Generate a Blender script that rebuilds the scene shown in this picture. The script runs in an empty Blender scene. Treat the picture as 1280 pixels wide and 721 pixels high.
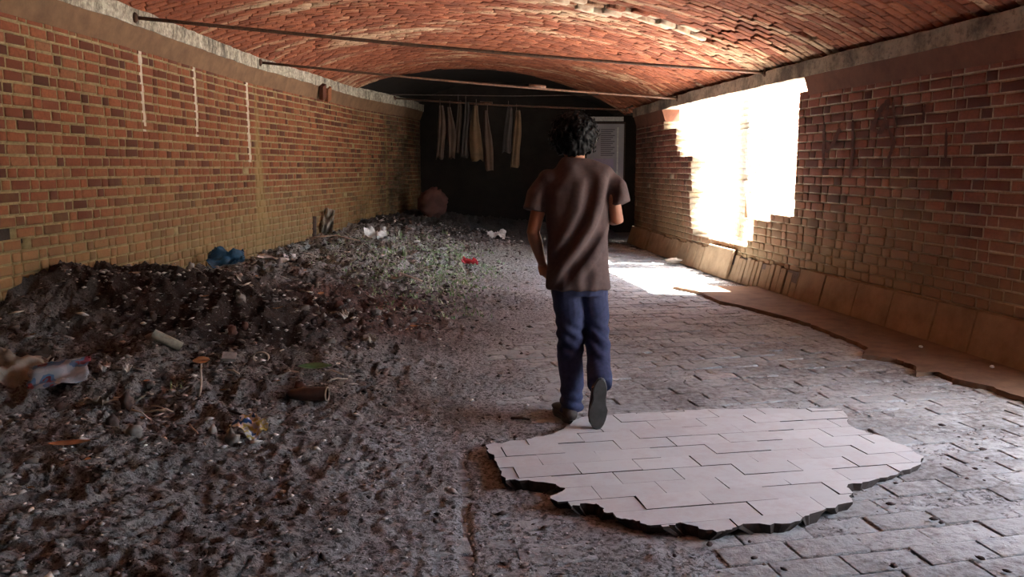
import bpy, bmesh, math, random
import numpy as np
from mathutils import Vector, Matrix, noise as mnoise

random.seed(7)
RNG = np.random.RandomState(7)
S = bpy.context.scene
COL = S.collection

# ------------------------------------------------------------------ camera
CAM_H = 1.38
TH = math.atan(150.5 / 1000.0)
cd = bpy.data.cameras.new('camera')
cam = bpy.data.objects.new('camera', cd)
COL.objects.link(cam)
cam.location = (0, 0, CAM_H)
cam.rotation_euler = (math.pi / 2 - TH, 0, 0)
cd.sensor_width = 36
cd.lens = 36 * 1000 / 1280
cd.clip_start = 0.05
S.camera = cam

# ------------------------------------------------------------------ light
W = bpy.data.worlds.new('world')
S.world = W
W.use_nodes = True
wn = W.node_tree
bg = wn.nodes['Background']
sky = wn.nodes.new('ShaderNodeTexSky')
sky.sky_type = 'NISHITA'
sky.sun_disc = False
sky.sun_elevation = math.radians(62)
sky.sun_rotation = math.radians(110)
sky.air_density = 1.0
sky.dust_density = 3.0
wn.links.new(sky.outputs[0], bg.inputs[0])
bg.inputs[1].default_value = 2.3
sd = bpy.data.lights.new('sun', 'SUN')
sd.energy = 125
sd.angle = math.radians(1.0)
sd.color = (1.0, 0.965, 0.92)
sun = bpy.data.objects.new('sun', sd)
COL.objects.link(sun)
SUN_DIR = Vector((1.0, -0.09, 1.38)).normalized()      # towards the sun
sun.rotation_euler = SUN_DIR.to_track_quat('Z', 'Y').to_euler()
sun.location = (12, 4, 20)

S.view_settings.view_transform = 'Standard'
S.view_settings.look = 'None'
S.view_settings.gamma = 1
S.view_settings.use_curve_mapping = False
S.view_settings.exposure = 0.32
S.cycles.max_bounces = 10
S.cycles.diffuse_bounces = 7
S.cycles.use_denoising = True
S.cycles.sample_clamp_indirect = 12

# ------------------------------------------------------------------ helpers
def ray(u, v):
    a = (u - 640) / 1000; b = -(v - 360.5) / 1000
    return np.array([a, math.cos(TH) + b * math.sin(TH), -math.sin(TH) + b * math.cos(TH)])
def pz(u, v, z):
    r = ray(u, v); t = (z - CAM_H) / r[2]
    return Vector((r[0] * t, r[1] * t, z))
def py(u, v, y):
    r = ray(u, v); t = y / r[1]
    return Vector((r[0] * t, y, CAM_H + r[2] * t))

def _hash(ix, iy, seed):
    h = (ix.astype(np.int64) * 374761393 + iy.astype(np.int64) * 668265263 + seed * 1442695041) & 0x7fffffff
    h = ((h ^ (h >> 13)) * 1274126177) & 0x7fffffff
    h = h ^ (h >> 16)
    return (h & 0xffff) / 65535.0
def vnoise(x, y, seed=0):
    x = np.asarray(x, float); y = np.asarray(y, float)
    ix = np.floor(x); iy = np.floor(y); fx = x - ix; fy = y - iy
    fx = fx * fx * (3 - 2 * fx); fy = fy * fy * (3 - 2 * fy)
    a = _hash(ix, iy, seed); b = _hash(ix + 1, iy, seed); c = _hash(ix, iy + 1, seed); d = _hash(ix + 1, iy + 1, seed)
    return (a * (1 - fx) + b * fx) * (1 - fy) + (c * (1 - fx) + d * fx) * fy
def billow(x, y, f, seed):
    return np.abs(vnoise(x * f, y * f, seed) * 2 - 1)

def mesh_np(name, verts, faces, mat=None, smooth=False):
    """faces: (n,k) int array or list of arrays of that kind"""
    me = bpy.data.meshes.new(name)
    verts = np.asarray(verts, np.float32).reshape(-1, 3)
    if isinstance(faces, np.ndarray): faces = [faces]
    ls = np.concatenate([f.ravel() for f in faces]).astype(np.int32)
    tot = np.concatenate([np.full(len(f), f.shape[1]) for f in faces]).astype(np.int32)
    st = np.concatenate([[0], np.cumsum(tot)[:-1]]).astype(np.int32)
    me.vertices.add(len(verts)); me.vertices.foreach_set('co', verts.ravel())
    me.loops.add(len(ls)); me.loops.foreach_set('vertex_index', ls)
    me.polygons.add(len(tot)); me.polygons.foreach_set('loop_start', st); me.polygons.foreach_set('loop_total', tot)
    if smooth: me.polygons.foreach_set('use_smooth', np.ones(len(tot), bool))
    me.update(calc_edges=True)
    if mat: me.materials.append(mat)
    return me
def link(name, me, parent=None, mat=None, kind=None):
    o = bpy.data.objects.new(name, me)
    COL.objects.link(o)
    if parent: o.parent = parent
    if mat and me and not me.materials: me.materials.append(mat)
    if kind: o['kind'] = kind
    return o
def tag(o, label, cat, group=None):
    o['label'] = label; o['category'] = cat
    if group: o['group'] = group
    return o
def empty(name, loc, label=None, cat=None, group=None):
    o = bpy.data.objects.new(name, None); COL.objects.link(o)
    o.location = loc; o.empty_display_size = 0.1
    if label: tag(o, label, cat, group)
    return o
def child(name, me, root, mat=None):
    """a world-space mesh put under an empty that may be moved"""
    me.transform(Matrix.Translation(-root.location))
    return link(name, me, root, mat)
def pymesh(name, verts, faces, mat=None, smooth=False):
    me = bpy.data.meshes.new(name)
    me.from_pydata([tuple(v) for v in verts], [], faces)
    if smooth:
        for p in me.polygons: p.use_smooth = True
    me.update()
    if mat: me.materials.append(mat)
    return me
def tube(pts, rads, n=8, cap=True, squash=None):
    """verts, faces of a tube along a polyline"""
    pts = [Vector(p) for p in pts]
    if not hasattr(rads, '__len__'): rads = [rads] * len(pts)
    V = []; F = []
    t0 = (pts[1] - pts[0]).normalized()
    up = Vector((0, 0, 1)) if abs(t0.z) < 0.9 else Vector((0, 1, 0))
    nrm = (up - t0 * up.dot(t0)).normalized()
    for i, p in enumerate(pts):
        t = (pts[min(i + 1, len(pts) - 1)] - pts[max(i - 1, 0)]).normalized()
        nrm = (nrm - t * nrm.dot(t)).normalized()
        bn = t.cross(nrm)
        r = rads[i]
        rx, ry = r if hasattr(r, '__len__') else (r, r)
        for k in range(n):
            a = 2 * math.pi * k / n
            V.append(p + nrm * (math.cos(a) * ry) + bn * (math.sin(a) * rx))
    for i in range(len(pts) - 1):
        for k in range(n):
            a = i * n + k; b = i * n + (k + 1) % n
            F.append((a, b, b + n, a + n))
    if cap:
        F.append(tuple(range(n - 1, -1, -1))); F.append(tuple(range((len(pts) - 1) * n, len(pts) * n)))
    return V, F
def loft(rings, n=20, pw=2.4):
    """horizontal superellipse rings (z, cx, cy, rx, ry[, dz tilt])"""
    V = []; F = []
    for r in rings:
        z, cx, cy, rx, ry = r[:5]; dz = r[5] if len(r) > 5 else 0
        for k in range(n):
            a = 2 * math.pi * k / n; c = math.cos(a); s = math.sin(a)
            e = 2 / pw
            V.append(Vector((cx + rx * math.copysign(abs(c) ** e, c), cy + ry * math.copysign(abs(s) ** e, s), z + dz * c)))
    for i in range(len(rings) - 1):
        for k in range(n):
            a = i * n + k; b = i * n + (k + 1) % n
            F.append((a, b, b + n, a + n))
    F.append(tuple(range(n - 1, -1, -1))); F.append(tuple(range((len(rings) - 1) * n, len(rings) * n)))
    return V, F
def ball(c, r, n=10, m=7, rot=None):
    V = []; F = []
    rx, ry, rz = r if hasattr(r, '__len__') else (r, r, r)
    M = rot or Matrix.Identity(3)
    for j in range(m + 1):
        ph = math.pi * j / m
        for k in range(n):
            a = 2 * math.pi * k / n
            V.append(Vector(c) + M @ Vector((rx * math.sin(ph) * math.cos(a), ry * math.sin(ph) * math.sin(a), -rz * math.cos(ph))))
    for j in range(m):
        for k in range(n):
            a = j * n + k; b = j * n + (k + 1) % n
            F.append((a, b, b + n, a + n))
    return V, F
def join(parts):
    V = []; F = []
    for v, f in parts:
        o = len(V); V += list(v); F += [tuple(i + o for i in q) for q in f]
    return V, F
def remeshed(name, parts, voxel, mat, smooth_it=4):
    """union of closed shapes -> one continuous surface"""
    V, F = join(parts)
    me = pymesh(name, V, F)
    bm = bmesh.new(); bm.from_mesh(me)
    bmesh.ops.remove_doubles(bm, verts=bm.verts, dist=1e-5)
    bmesh.ops.recalc_face_normals(bm, faces=bm.faces)
    bm.to_mesh(me); bm.free()
    o = bpy.data.objects.new(name, me); COL.objects.link(o)
    m = o.modifiers.new('r', 'REMESH'); m.mode = 'VOXEL'; m.voxel_size = voxel; m.use_smooth_shade = True
    if smooth_it:
        s = o.modifiers.new('s', 'SMOOTH'); s.iterations = smooth_it; s.factor = 0.5
    dg = bpy.context.evaluated_depsgraph_get(); dg.update()
    out = bpy.data.meshes.new_from_object(o.evaluated_get(dg))
    bpy.data.objects.remove(o); bpy.data.meshes.remove(me)
    out.name = name
    for p in out.polygons: p.use_smooth = True
    out.materials.clear(); out.materials.append(mat)
    return out
def displace(me, fn):
    n = len(me.vertices)
    co = np.empty(n * 3, np.float32); me.vertices.foreach_get('co', co); co = co.reshape(-1, 3)
    no = np.empty(n * 3, np.float32); me.vertices.foreach_get('normal', no); no = no.reshape(-1, 3)
    co = co + no * fn(co, no)[:, None]
    me.vertices.foreach_set('co', co.ravel().astype(np.float32)); me.update()

# ------------------------------------------------------------------ materials
class NT:
    def __init__(s, name):
        s.m = bpy.data.materials.new(name); s.m.use_nodes = True
        s.t = s.m.node_tree; s.b = s.t.nodes['Principled BSDF']
        s.b.inputs['Roughness'].default_value = 0.9
        s.b.inputs['Specular IOR Level'].default_value = 0.25
    def n(s, typ, **kw):
        nd = s.t.nodes.new(typ)
        for k, v in kw.items():
            if k in nd.bl_rna.properties.keys(): setattr(nd, k, v)
            else: nd.inputs[k.replace('_', ' ')].default_value = v
        return nd
    def l(s, a, b): s.t.links.new(a, b)
    def pos(s, scale=(1, 1, 1), rotz=0.0):
        g = s.n('ShaderNodeNewGeometry'); mp = s.n('ShaderNodeMapping')
        mp.inputs['Scale'].default_value = scale; mp.inputs['Rotation'].default_value = (0, 0, rotz)
        s.l(g.outputs['Position'], mp.inputs['Vector']); return mp.outputs[0]
    def noise(s, scale, detail=4, rough=0.6, vec=None):
        nd = s.n('ShaderNodeTexNoise'); nd.inputs['Scale'].default_value = scale
        nd.inputs['Detail'].default_value = detail; nd.inputs['Roughness'].default_value = rough
        s.l(vec if vec is not None else s.pos(), nd.inputs['Vector']); return nd.outputs[0]
    def ramp(s, src, stops, interp='LINEAR'):
        r = s.n('ShaderNodeValToRGB'); cr = r.color_ramp; cr.interpolation = interp
        while len(cr.elements) > 1: cr.elements.remove(cr.elements[-1])
        for i, (p, c) in enumerate(stops):
            e = cr.elements[0] if i == 0 else cr.elements.new(p)
            e.position = p
            if not hasattr(c, '__len__'): c = (c, c, c)
            e.color = (*c, 1)
        s.l(src, r.inputs[0]); return r.outputs[0]
    def mix(s, fac, a, b, mode='MIX'):
        m = s.n('ShaderNodeMix'); m.data_type = 'RGBA'; m.blend_type = mode
        for inp, v in ((m.inputs[0], fac), (m.inputs[6], a), (m.inputs[7], b)):
            if hasattr(v, 'is_linked'): s.l(v, inp)
            elif hasattr(v, '__len__'): inp.default_value = (*v, 1)
            else: inp.default_value = v
        return m.outputs[2]
    def math(s, op, a, b=0.0, clamp=False):
        m = s.n('ShaderNodeMath'); m.operation = op; m.use_clamp = clamp
        for inp, v in ((m.inputs[0], a), (m.inputs[1], b)):
            if hasattr(v, 'is_linked'): s.l(v, inp)
            else: inp.default_value = v
        return m.outputs[0]
    def rnd(s):
        g = s.n('ShaderNodeNewGeometry'); o = s.n('ShaderNodeObjectInfo')
        a = s.math('ADD', g.outputs['Random Per Island'], o.outputs['Random'])
        return s.math('FRACT', a)
    def sep(s):
        g = s.n('ShaderNodeNewGeometry'); x = s.n('ShaderNodeSeparateXYZ'); s.l(g.outputs['Position'], x.inputs[0]); return x.outputs
    def color(s, c):
        i = s.b.inputs['Base Color']
        if hasattr(c, 'is_linked'): s.l(c, i)
        else: i.default_value = (*c, 1)
        return s
    def bump(s, h, strength=0.5, dist=0.01):
        b = s.n('ShaderNodeBump'); b.inputs['Strength'].default_value = strength; b.inputs['Distance'].default_value = dist
        s.l(h, b.inputs['Height']); s.l(b.outputs[0], s.b.inputs['Normal']); return s
    def rough(s, r): s.b.inputs['Roughness'].default_value = r; return s

def simple(name, c, c2=None, scale=20, rough=0.9, bump=0.3, dist=0.004, metallic=0.0):
    t = NT(name)
    n = t.noise(scale, 5, 0.65)
    if c2 is None: c2 = tuple(x * 0.55 for x in c)
    t.color(t.ramp(n, [(0.3, c2), (0.65, c)]))
    t.bump(n, bump, dist).rough(rough)
    t.b.inputs['Metallic'].default_value = metallic
    return t.m

def wash_amount(t, side):
    """where lime wash and dust lie on a brick wall (real stains, fixed to the wall)"""
    x = t.sep()
    n1 = t.noise(0.7, 4, 0.6); n2 = t.noise(4.0, 5, 0.7)
    if side == 'left':
        low = t.math('SUBTRACT', 1.35, x[2])
        a = t.math('MULTIPLY', low, 0.75)
        a = t.math('ADD', a, t.math('MULTIPLY', t.math('SUBTRACT', n1, 0.48), 1.5))
    else:
        low = t.math('SUBTRACT', 1.3, x[2])
        a = t.math('MULTIPLY', low, 0.7)
        a = t.math('ADD', a, t.math('MULTIPLY', t.math('SUBTRACT', n1, 0.47), 1.3))
    a = t.math('ADD', a, t.math('MULTIPLY', t.math('SUBTRACT', n2, 0.5), 0.7))
    if side == 'left':
        # tan full-height bands and thin pale lime drips below the ledge
        for yc, w, amt in ((10.15, 0.17, 0.8), (15.45, 0.10, 0.7)):
            d = t.math('ABSOLUTE', t.math('SUBTRACT', x[1], yc))
            a = t.math('ADD', a, t.math('MULTIPLY', t.math('SUBTRACT', 1.0, t.math('DIVIDE', d, w), True), amt * 1.6))
    return t.math('MINIMUM', t.math('MAXIMUM', a, 0.0), 0.88)

def mould_and_dim(t, base, side):
    """blotches of dark mould, plus painted shade that deepens along the passage"""
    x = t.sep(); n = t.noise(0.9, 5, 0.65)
    k = t.math('ADD', t.math('MULTIPLY', t.math('SUBTRACT', n, 0.62), 3.5), t.math('MULTIPLY', t.math('SUBTRACT', x[1], 11.0), 0.16))  # depth term paints the far end's dimness into the wall colour
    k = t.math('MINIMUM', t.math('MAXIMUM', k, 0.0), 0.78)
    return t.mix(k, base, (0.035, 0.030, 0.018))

def brick_mat(name, side, reds, wash):
    t = NT(name)
    r = t.rnd()
    base = t.ramp(r, reds)
    n = t.noise(38, 4, 0.7)
    base = t.mix(t.ramp(n, [(0.35, 0.0), (0.7, 0.55)]), base, tuple(c * 0.45 for c in reds[len(reds) // 2][1]))
    a = wash_amount(t, side)
    base = t.mix(a, base, wash)
    if side == 'left':
        x = t.sep()
        for yc, w, z0 in ((7.28, 0.024, 1.75), (8.42, 0.03, 1.75), (9.9, 0.035, 1.45)):
            yy = t.math('ADD', x[1], t.math('MULTIPLY', t.math('SUBTRACT', t.noise(5, 2), 0.5), 0.05))
            d = t.math('ABSOLUTE', t.math('SUBTRACT', yy, yc))
            k = t.math('LESS_THAN', d, w); k = t.math('MULTIPLY', k, t.math('GREATER_THAN', x[2], z0))
            base = t.mix(t.math('MULTIPLY', k, 0.75), base, (0.62, 0.55, 0.45))
    base = mould_and_dim(t, base, side)
    t.color(base); t.bump(n, 0.5, 0.006)
    return t.m
def mortar_mat(name, side, c, wash):
    t = NT(name); n = t.noise(30, 5, 0.7)
    base = t.ramp(n, [(0.3, tuple(v * 0.6 for v in c)), (0.65, c)])
    base = t.mix(wash_amount(t, side), base, wash)
    if side == 'left':
        x = t.sep()
        for yc, w, z0 in ((7.28, 0.03, 1.7), (8.42, 0.035, 1.7), (9.9, 0.04, 1.4)):
            d = t.math('ABSOLUTE', t.math('SUBTRACT', x[1], yc))
            k = t.math('MULTIPLY', t.math('LESS_THAN', d, w), t.math('GREATER_THAN', x[2], z0))
            base = t.mix(t.math('MULTIPLY', k, 0.75), base, (0.66, 0.6, 0.5))
    base = mould_and_dim(t, base, side)
    t.color(base); t.bump(n, 0.6, 0.006)
    return t.m
REDS_L = [(0.0, (0.06, 0.022, 0.015)), (0.25, (0.13, 0.040, 0.022)), (0.5, (0.20, 0.062, 0.030)), (0.8, (0.25, 0.085, 0.038)), (1.0, (0.22, 0.105, 0.052))]
REDS_R = [(0.0, (0.07, 0.028, 0.022)), (0.3, (0.15, 0.052, 0.038)), (0.6, (0.21, 0.076, 0.052)), (1.0, (0.27, 0.11, 0.07))]
M_brick_l = brick_mat('brick_left', 'left', REDS_L, (0.27, 0.175, 0.075))
M_mort_l = mortar_mat('mortar_left', 'left', (0.34, 0.265, 0.14), (0.29, 0.205, 0.09))
M_brick_r = brick_mat('brick_right', 'right', REDS_R, (0.27, 0.19, 0.10))
M_mort_r = mortar_mat('mortar_right', 'right', (0.50, 0.42, 0.31), (0.31, 0.225, 0.12))
M_brick_out = brick_mat('brick_outside', 'right', [(0, (0.5, 0.22, 0.13)), (1, (0.62, 0.3, 0.18))], (0.7, 0.55, 0.4))
M_mort_out = simple('mortar_outside', (0.75, 0.68, 0.58))
M_plaster = simple('slope_plaster', (0.17, 0.10, 0.055), (0.10, 0.055, 0.032), 6, bump=0.3)
M_plaster_r = simple('slope_plaster_right', (0.16, 0.068, 0.042), (0.10, 0.04, 0.026), 6, bump=0.3)

def ledge_mat():
    t = NT('ledge_limewash'); x = t.pos((1, 2.2, 1.0)); n = t.noise(3.2, 6, 0.8, x); n2 = t.noise(25, 4, 0.7)
    c = t.ramp(n, [(0.36, (0.05, 0.045, 0.035)), (0.5, (0.36, 0.33, 0.26)), (0.72, (0.60, 0.55, 0.45))])
    t.color(t.mix(t.ramp(n2, [(0.35, 0.7), (0.6, 0.0)]), c, (0.08, 0.06, 0.05))); t.bump(n2, 0.6, 0.01); return t.m
M_ledge = ledge_mat()
def ledge_r():
    t = NT('ledge_concrete'); n = t.noise(2.2, 6, 0.7); n2 = t.noise(20, 4, 0.7)
    c = t.ramp(n, [(0.38, (0.12, 0.10, 0.08)), (0.55, (0.34, 0.28, 0.21)), (0.7, (0.42, 0.34, 0.25))])
    t.color(t.mix(t.ramp(n2, [(0.3, 0.7), (0.5, 0.0)]), c, (0.07, 0.05, 0.04))); t.bump(n2, 0.6, 0.01); return t.m
M_ledge_r = ledge_r()

def vault_mat(name, stops, lime):
    t = NT(name); r = t.rnd()
    base = t.ramp(r, stops)
    st = t.noise(1.0, 6, 0.7, t.pos((0.55, 3.6, 0.55), math.radians(-21)))
    blot = t.noise(0.45, 3, 0.5)
    a = t.math('ADD', st, t.math('MULTIPLY', t.math('SUBTRACT', blot, 0.5), 0.7))
    a = t.math('ADD', a, t.math('MULTIPLY', t.math('SUBTRACT', r, 0.5), 0.10))
    k = t.ramp(a, [(0.55, 0.0), (0.62, 0.5), (0.72, 0.85)])
    base = t.mix(k, base, lime)
    n = t.noise(18, 5, 0.7)
    base = t.mix(t.ramp(n, [(0.34, 0.75), (0.5, 0.0)]), base, (0.10, 0.035, 0.022))
    t.color(base); t.bump(n, 0.7, 0.012); return t.m
M_vault = vault_mat('vault_brick', [(0, (0.17, 0.050, 0.028)), (0.4, (0.25, 0.074, 0.038)), (1, (0.33, 0.11, 0.055))], (0.55, 0.40, 0.26))
M_vmort = vault_mat('vault_mortar', [(0, (0.13, 0.05, 0.03)), (1, (0.18, 0.06, 0.035))], (0.40, 0.28, 0.18))

def paver_mat(name, hi, lo, dirt, amt, bump=0.5, scale=14):
    t = NT(name); r = t.rnd(); n = t.noise(scale, 6, 0.72); n2 = t.noise(1.6, 4, 0.6)
    base = t.ramp(r, [(0, lo), (1, hi)])
    d = t.math('ADD', t.math('MULTIPLY', n, 0.6), t.math('MULTIPLY', n2, 0.4))
    base = t.mix(t.ramp(d, [(0.40, amt), (0.54, 0.0)]), base, dirt)
    t.color(base); t.bump(n, bump, 0.012); return t.m
M_paver = paver_mat('worn_paver', (0.40, 0.41, 0.405), (0.31, 0.318, 0.314), (0.12, 0.105, 0.10), 0.85, 0.8, 22)
M_tile = paver_mat('clean_paver', (0.545, 0.56, 0.555), (0.48, 0.495, 0.49), (0.44, 0.39, 0.385), 0.5, 0.25, 14)
M_screed = simple('brown_screed', (0.18, 0.105, 0.062), (0.11, 0.062, 0.038), 7, bump=0.6)
M_shade = simple('painted_shade', (0.05, 0.036, 0.030), (0.025, 0.018, 0.015), 30)  # near-black shade colour for the tile sides and the wall hole
M_skirt = simple('skirting_slab', (0.30, 0.215, 0.135), (0.19, 0.125, 0.075), 4, bump=0.3)
M_bed = simple('floor_bed', (0.13, 0.10, 0.085), None, 15)

def soil_mat():
    t = NT('soil')
    a = t.n('ShaderNodeAttribute'); a.attribute_name = 'soil'
    n = t.noise(44, 7, 0.78); n2 = t.noise(110, 3, 0.7)
    base = t.mix(t.ramp(n, [(0.43, 0.85), (0.53, 0.0)]), a.outputs['Color'], (0.035, 0.026, 0.022))
    base = t.mix(t.ramp(n2, [(0.6, 0.0), (0.72, 0.5)]), base, (0.42, 0.39, 0.36))
    t.color(base); t.bump(n, 0.9, 0.02); return t.m
M_soil = soil_mat()
def chip_mat(name, stops):
    t = NT(name); t.color(t.ramp(t.rnd(), stops)); t.bump(t.noise(60, 3), 0.4, 0.004); return t.m
M_chip = chip_mat('crumbs', [(0, (0.04, 0.03, 0.026)), (0.45, (0.11, 0.085, 0.075)), (0.8, (0.24, 0.21, 0.195)), (0.95, (0.5, 0.46, 0.42)), (1, (0.7, 0.66, 0.6))])
M_chip2 = chip_mat('pale_crumbs', [(0, (0.12, 0.10, 0.09)), (0.5, (0.30, 0.27, 0.255)), (1, (0.46, 0.42, 0.4))])
M_rod = simple('rusty_iron', (0.10, 0.045, 0.025), (0.03, 0.018, 0.014), 30, rough=0.6, metallic=0.3)
M_grass = chip_mat('grass', [(0, (0.14, 0.26, 0.09)), (0.6, (0.30, 0.42, 0.22)), (1, (0.65, 0.68, 0.52))])
M_straw = chip_mat('dry_straw', [(0, (0.30, 0.24, 0.17)), (1, (0.62, 0.56, 0.46))])
M_cloth = simple('dull_cloth', (0.06, 0.038, 0.028), (0.035, 0.024, 0.018), 5)
M_cloth2 = simple('ochre_cloth', (0.10, 0.062, 0.034), (0.06, 0.038, 0.022), 5)
M_cloth3 = simple('grey_cloth', (0.04, 0.033, 0.03), (0.025, 0.02, 0.02), 5)
M_sack = simple('red_sack', (0.10, 0.045, 0.038), (0.06, 0.028, 0.024), 4)
M_white = simple('pale_plastic', (0.75, 0.74, 0.70), (0.45, 0.44, 0.42), 30, rough=0.4)
M_blue = simple('blue_plastic', (0.03, 0.09, 0.16), (0.01, 0.03, 0.06), 12, rough=0.35)
M_redp = simple('red_plastic', (0.55, 0.05, 0.06), (0.3, 0.02, 0.03), 12, rough=0.4)
M_rag = simple('cream_rag', (0.36, 0.32, 0.26), (0.16, 0.12, 0.09), 8)
M_leaf = simple('brown_leaf', (0.40, 0.19, 0.08), (0.22, 0.09, 0.04), 20)
M_gleaf = simple('green_leaf', (0.10, 0.20, 0.08), (0.05, 0.10, 0.04), 20, rough=0.5)
M_stick = simple('pale_stick', (0.62, 0.52, 0.42), (0.35, 0.26, 0.2), 30)
M_dstick = simple('dark_stick', (0.09, 0.06, 0.05), (0.04, 0.03, 0.025), 30)
M_far = simple('far_painted_shade', (0.016, 0.012, 0.010), (0.008, 0.006, 0.005), 3)  # near-black: the far end's deep shade put into the colour
M_ground = simple('outside_ground', (0.60, 0.56, 0.50), (0.5, 0.46, 0.41), 2)

# ------------------------------------------------------------------ wall paths
LPTS = [(-6, -3.5), (2, -3.46), (5.0, -3.42), (7.0, -3.28), (8.4, -3.25), (10.0, -3.20), (11.0, -3.06), (12.7, -2.86), (14.2, -2.70), (15.5, -2.38), (16.4, -2.15), (18.2, -1.9)]
RPTS = [(-6, 4.95), (3.0, 3.86), (5.37, 3.53), (6.64, 3.33), (8.19, 3.07), (9.2, 2.93), (11.55, 2.60), (14.65, 2.30), (18.2, 2.15)]
def smooth_curve(P):
    ys = np.array([p[0] for p in P], float); xs = np.array([p[1] for p in P], float)
    g = np.arange(ys[0], ys[-1] + 0.01, 0.1)
    v = np.interp(g, ys, xs)
    k = np.ones(9) / 9
    vp = np.pad(v, 4, mode='edge'); v2 = np.convolve(vp, k, 'valid')
    return g, v2
LG, LV = smooth_curve(LPTS); RG, RV = smooth_curve(RPTS)
xL = lambda y: np.interp(y, LG, LV)
xR = lambda y: np.interp(y, RG, RV)
ZL, ZR = 2.72, 2.45          # springing heights

def in_view(p, m=40):
    """pixel of a world point"""
    d = np.asarray(p, float) - np.array([0, 0, CAM_H])
    f = d[1] * math.cos(TH) - d[2] * math.sin(TH)
    if f <= 0.1: return None
    up = d[1] * math.sin(TH) + d[2] * math.cos(TH)
    u = 640 + 1000 * d[0] / f; v = 360.5 - 1000 * up / f
    if -m < u < 1280 + m and -m < v < 721 + m: return (u, v, f)
    return None

# brick template: x along length (1), y into the wall, z height; front chamfered, centred, unit size
def brick_template(jit, seed):
    r = random.Random(seed)
    c = 0.5
    ch, cz = 0.035, 0.08
    V = [(-c, 0.02, -c), (c, 0.02, -c), (c, 0.02, c), (-c, 0.02, c)]
    V += [(-c + ch, -0.0, -c + cz), (c - ch, -0.0, -c + cz), (c - ch, -0.0, c - cz), (-c + ch, -0.0, c - cz)]
    V += [(-c, 1, -c), (c, 1, -c), (c, 1, c), (-c, 1, c)]
    V = [(x + r.uniform(-jit, jit) * (0.5 if i > 7 else 1), y, z + r.uniform(-jit, jit) * 1.6) for i, (x, y, z) in enumerate(V)]
    F = [(4, 5, 6, 7), (0, 1, 5, 4), (1, 2, 6, 5), (2, 3, 7, 6), (3, 0, 4, 7), (0, 3, 11, 8), (1, 0, 8, 9), (2, 1, 9, 10), (3, 2, 10, 11)]
    return np.array(V), np.array(F)
TPL = [brick_template(0.02, 30 + i) for i in range(6)]

def place_bricks(parent, specs, mat, limit=300, name='brick', view=True):
    """specs: list of (origin, ax, ay, az) with ax, ay, az the scaled axes. nearest in view -> single objects, the rest one joined part"""
    tpl_me = [mesh_np(name, v, f, mat) for v, f in TPL]
    sc = []
    for i, (o, ax, ay, az) in enumerate(specs):
        iv = in_view(o, 10)
        if iv: sc.append((iv[2], i))
    sc.sort(); single = set(i for _, i in sc[:limit])
    Vs = []; Fs = []; off = 0
    for i, (o, ax, ay, az) in enumerate(specs):
        k = i % 6
        M = np.column_stack([ax, ay, az])
        if i in single:
            ob = bpy.data.objects.new(name, tpl_me[k]); COL.objects.link(ob); ob.parent = parent
            m4 = Matrix.Identity(4)
            for a in range(3):
                for b in range(3): m4[a][b] = float(M[a, b])
                m4[a][3] = float(o[a])
            ob.matrix_basis = m4
        else:
            Vs.append(TPL[k][0] @ M.T + o); Fs.append(TPL[k][1] + off); off += len(TPL[k][0])
    if Vs:
        j = link(name + 's_beyond', mesh_np(name + 's_beyond', np.concatenate(Vs), np.concatenate(Fs), mat), parent, kind='stuff')
    return len(single)

def build_wall(name, P, D, s0, s1, z1, mats, side, skip=None, thick=0.23, course=0.0865, sl=0.24, hl=0.122, jt=0.018, rec=0.008, limit=300, z0=0.0, kind='structure', depth=0.10, cuts=None):
    """P(s)->(x,y) on the face, D(s)->inward unit normal. mortar cells as blocks, bricks proud of them"""
    rs = random.Random(len(name) * 7 + 3)
    cells = []; specs = []
    nrow = int(round((z1 - z0) / course))
    for r in range(nrow):
        za = z0 + r * course; zb = za + course
        s = s0 - (0.0 if r % 2 else (sl + hl) / 2) - rs.uniform(0, 0.03)
        k = r % 2
        while s < s1:
            L = (sl if k % 2 == 0 else hl) * rs.uniform(0.93, 1.07); k += 1
            a, b = max(s, s0), min(s + L, s1)
            s += L
            if b - a < 0.03: continue
            mid = (a + b) / 2; pm = P(mid); zc = (za + zb) / 2
            for (yc, zlo, zhi) in (cuts or ()):
                if zlo < zc < zhi and a < yc < b:
                    b = yc; mid = (a + b) / 2; pm = P(mid)
            if b - a < 0.03: continue
            if skip and skip(pm[1], zc): continue
            cells.append((a, b, za, zb))
            nrm = D(mid); tan = np.array([P(mid + .02)[0] - P(mid - .02)[0], P(mid + .02)[1] - P(mid - .02)[1]]); tan /= np.linalg.norm(tan)
            if rs.random() < 0.004 and pm[1] > 7: continue
            pr = rs.uniform(-0.004, 0.004)
            o = np.array([pm[0] + nrm[0] * pr, pm[1] + nrm[1] * pr, zc + rs.uniform(-.002, .002)])
            rot = rs.uniform(-0.012, 0.012)
            ax = np.array([tan[0], tan[1], rot]) * (b - a - jt)
            az = np.array([-rot * tan[0], -rot * tan[1], 1]) * (zb - za - jt)
            ay = -np.array([nrm[0], nrm[1], 0]) * depth
            specs.append((o, ax, ay, az))
    V = []; F = []
    for (a, b, za, zb) in cells:
        i = len(V)
        for off in (-rec, -thick):
            for s_, z_ in ((a, za), (b, za), (b, zb), (a, zb)):
                p = P(s_); n_ = D(s_)
                V.append((p[0] + n_[0] * off, p[1] + n_[1] * off, z_))
        F += [(i, i+1, i+2, i+3), (i+4, i+7, i+6, i+5), (i, i+4, i+5, i+1), (i+1, i+5, i+6, i+2), (i+2, i+6, i+7, i+3), (i+3, i+7, i+4, i)]
    w = link(name, mesh_np(name, np.array(V), np.array(F), mats[1]), kind=kind)
    place_bricks(w, specs, mats[0], limit)
    return w

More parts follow.
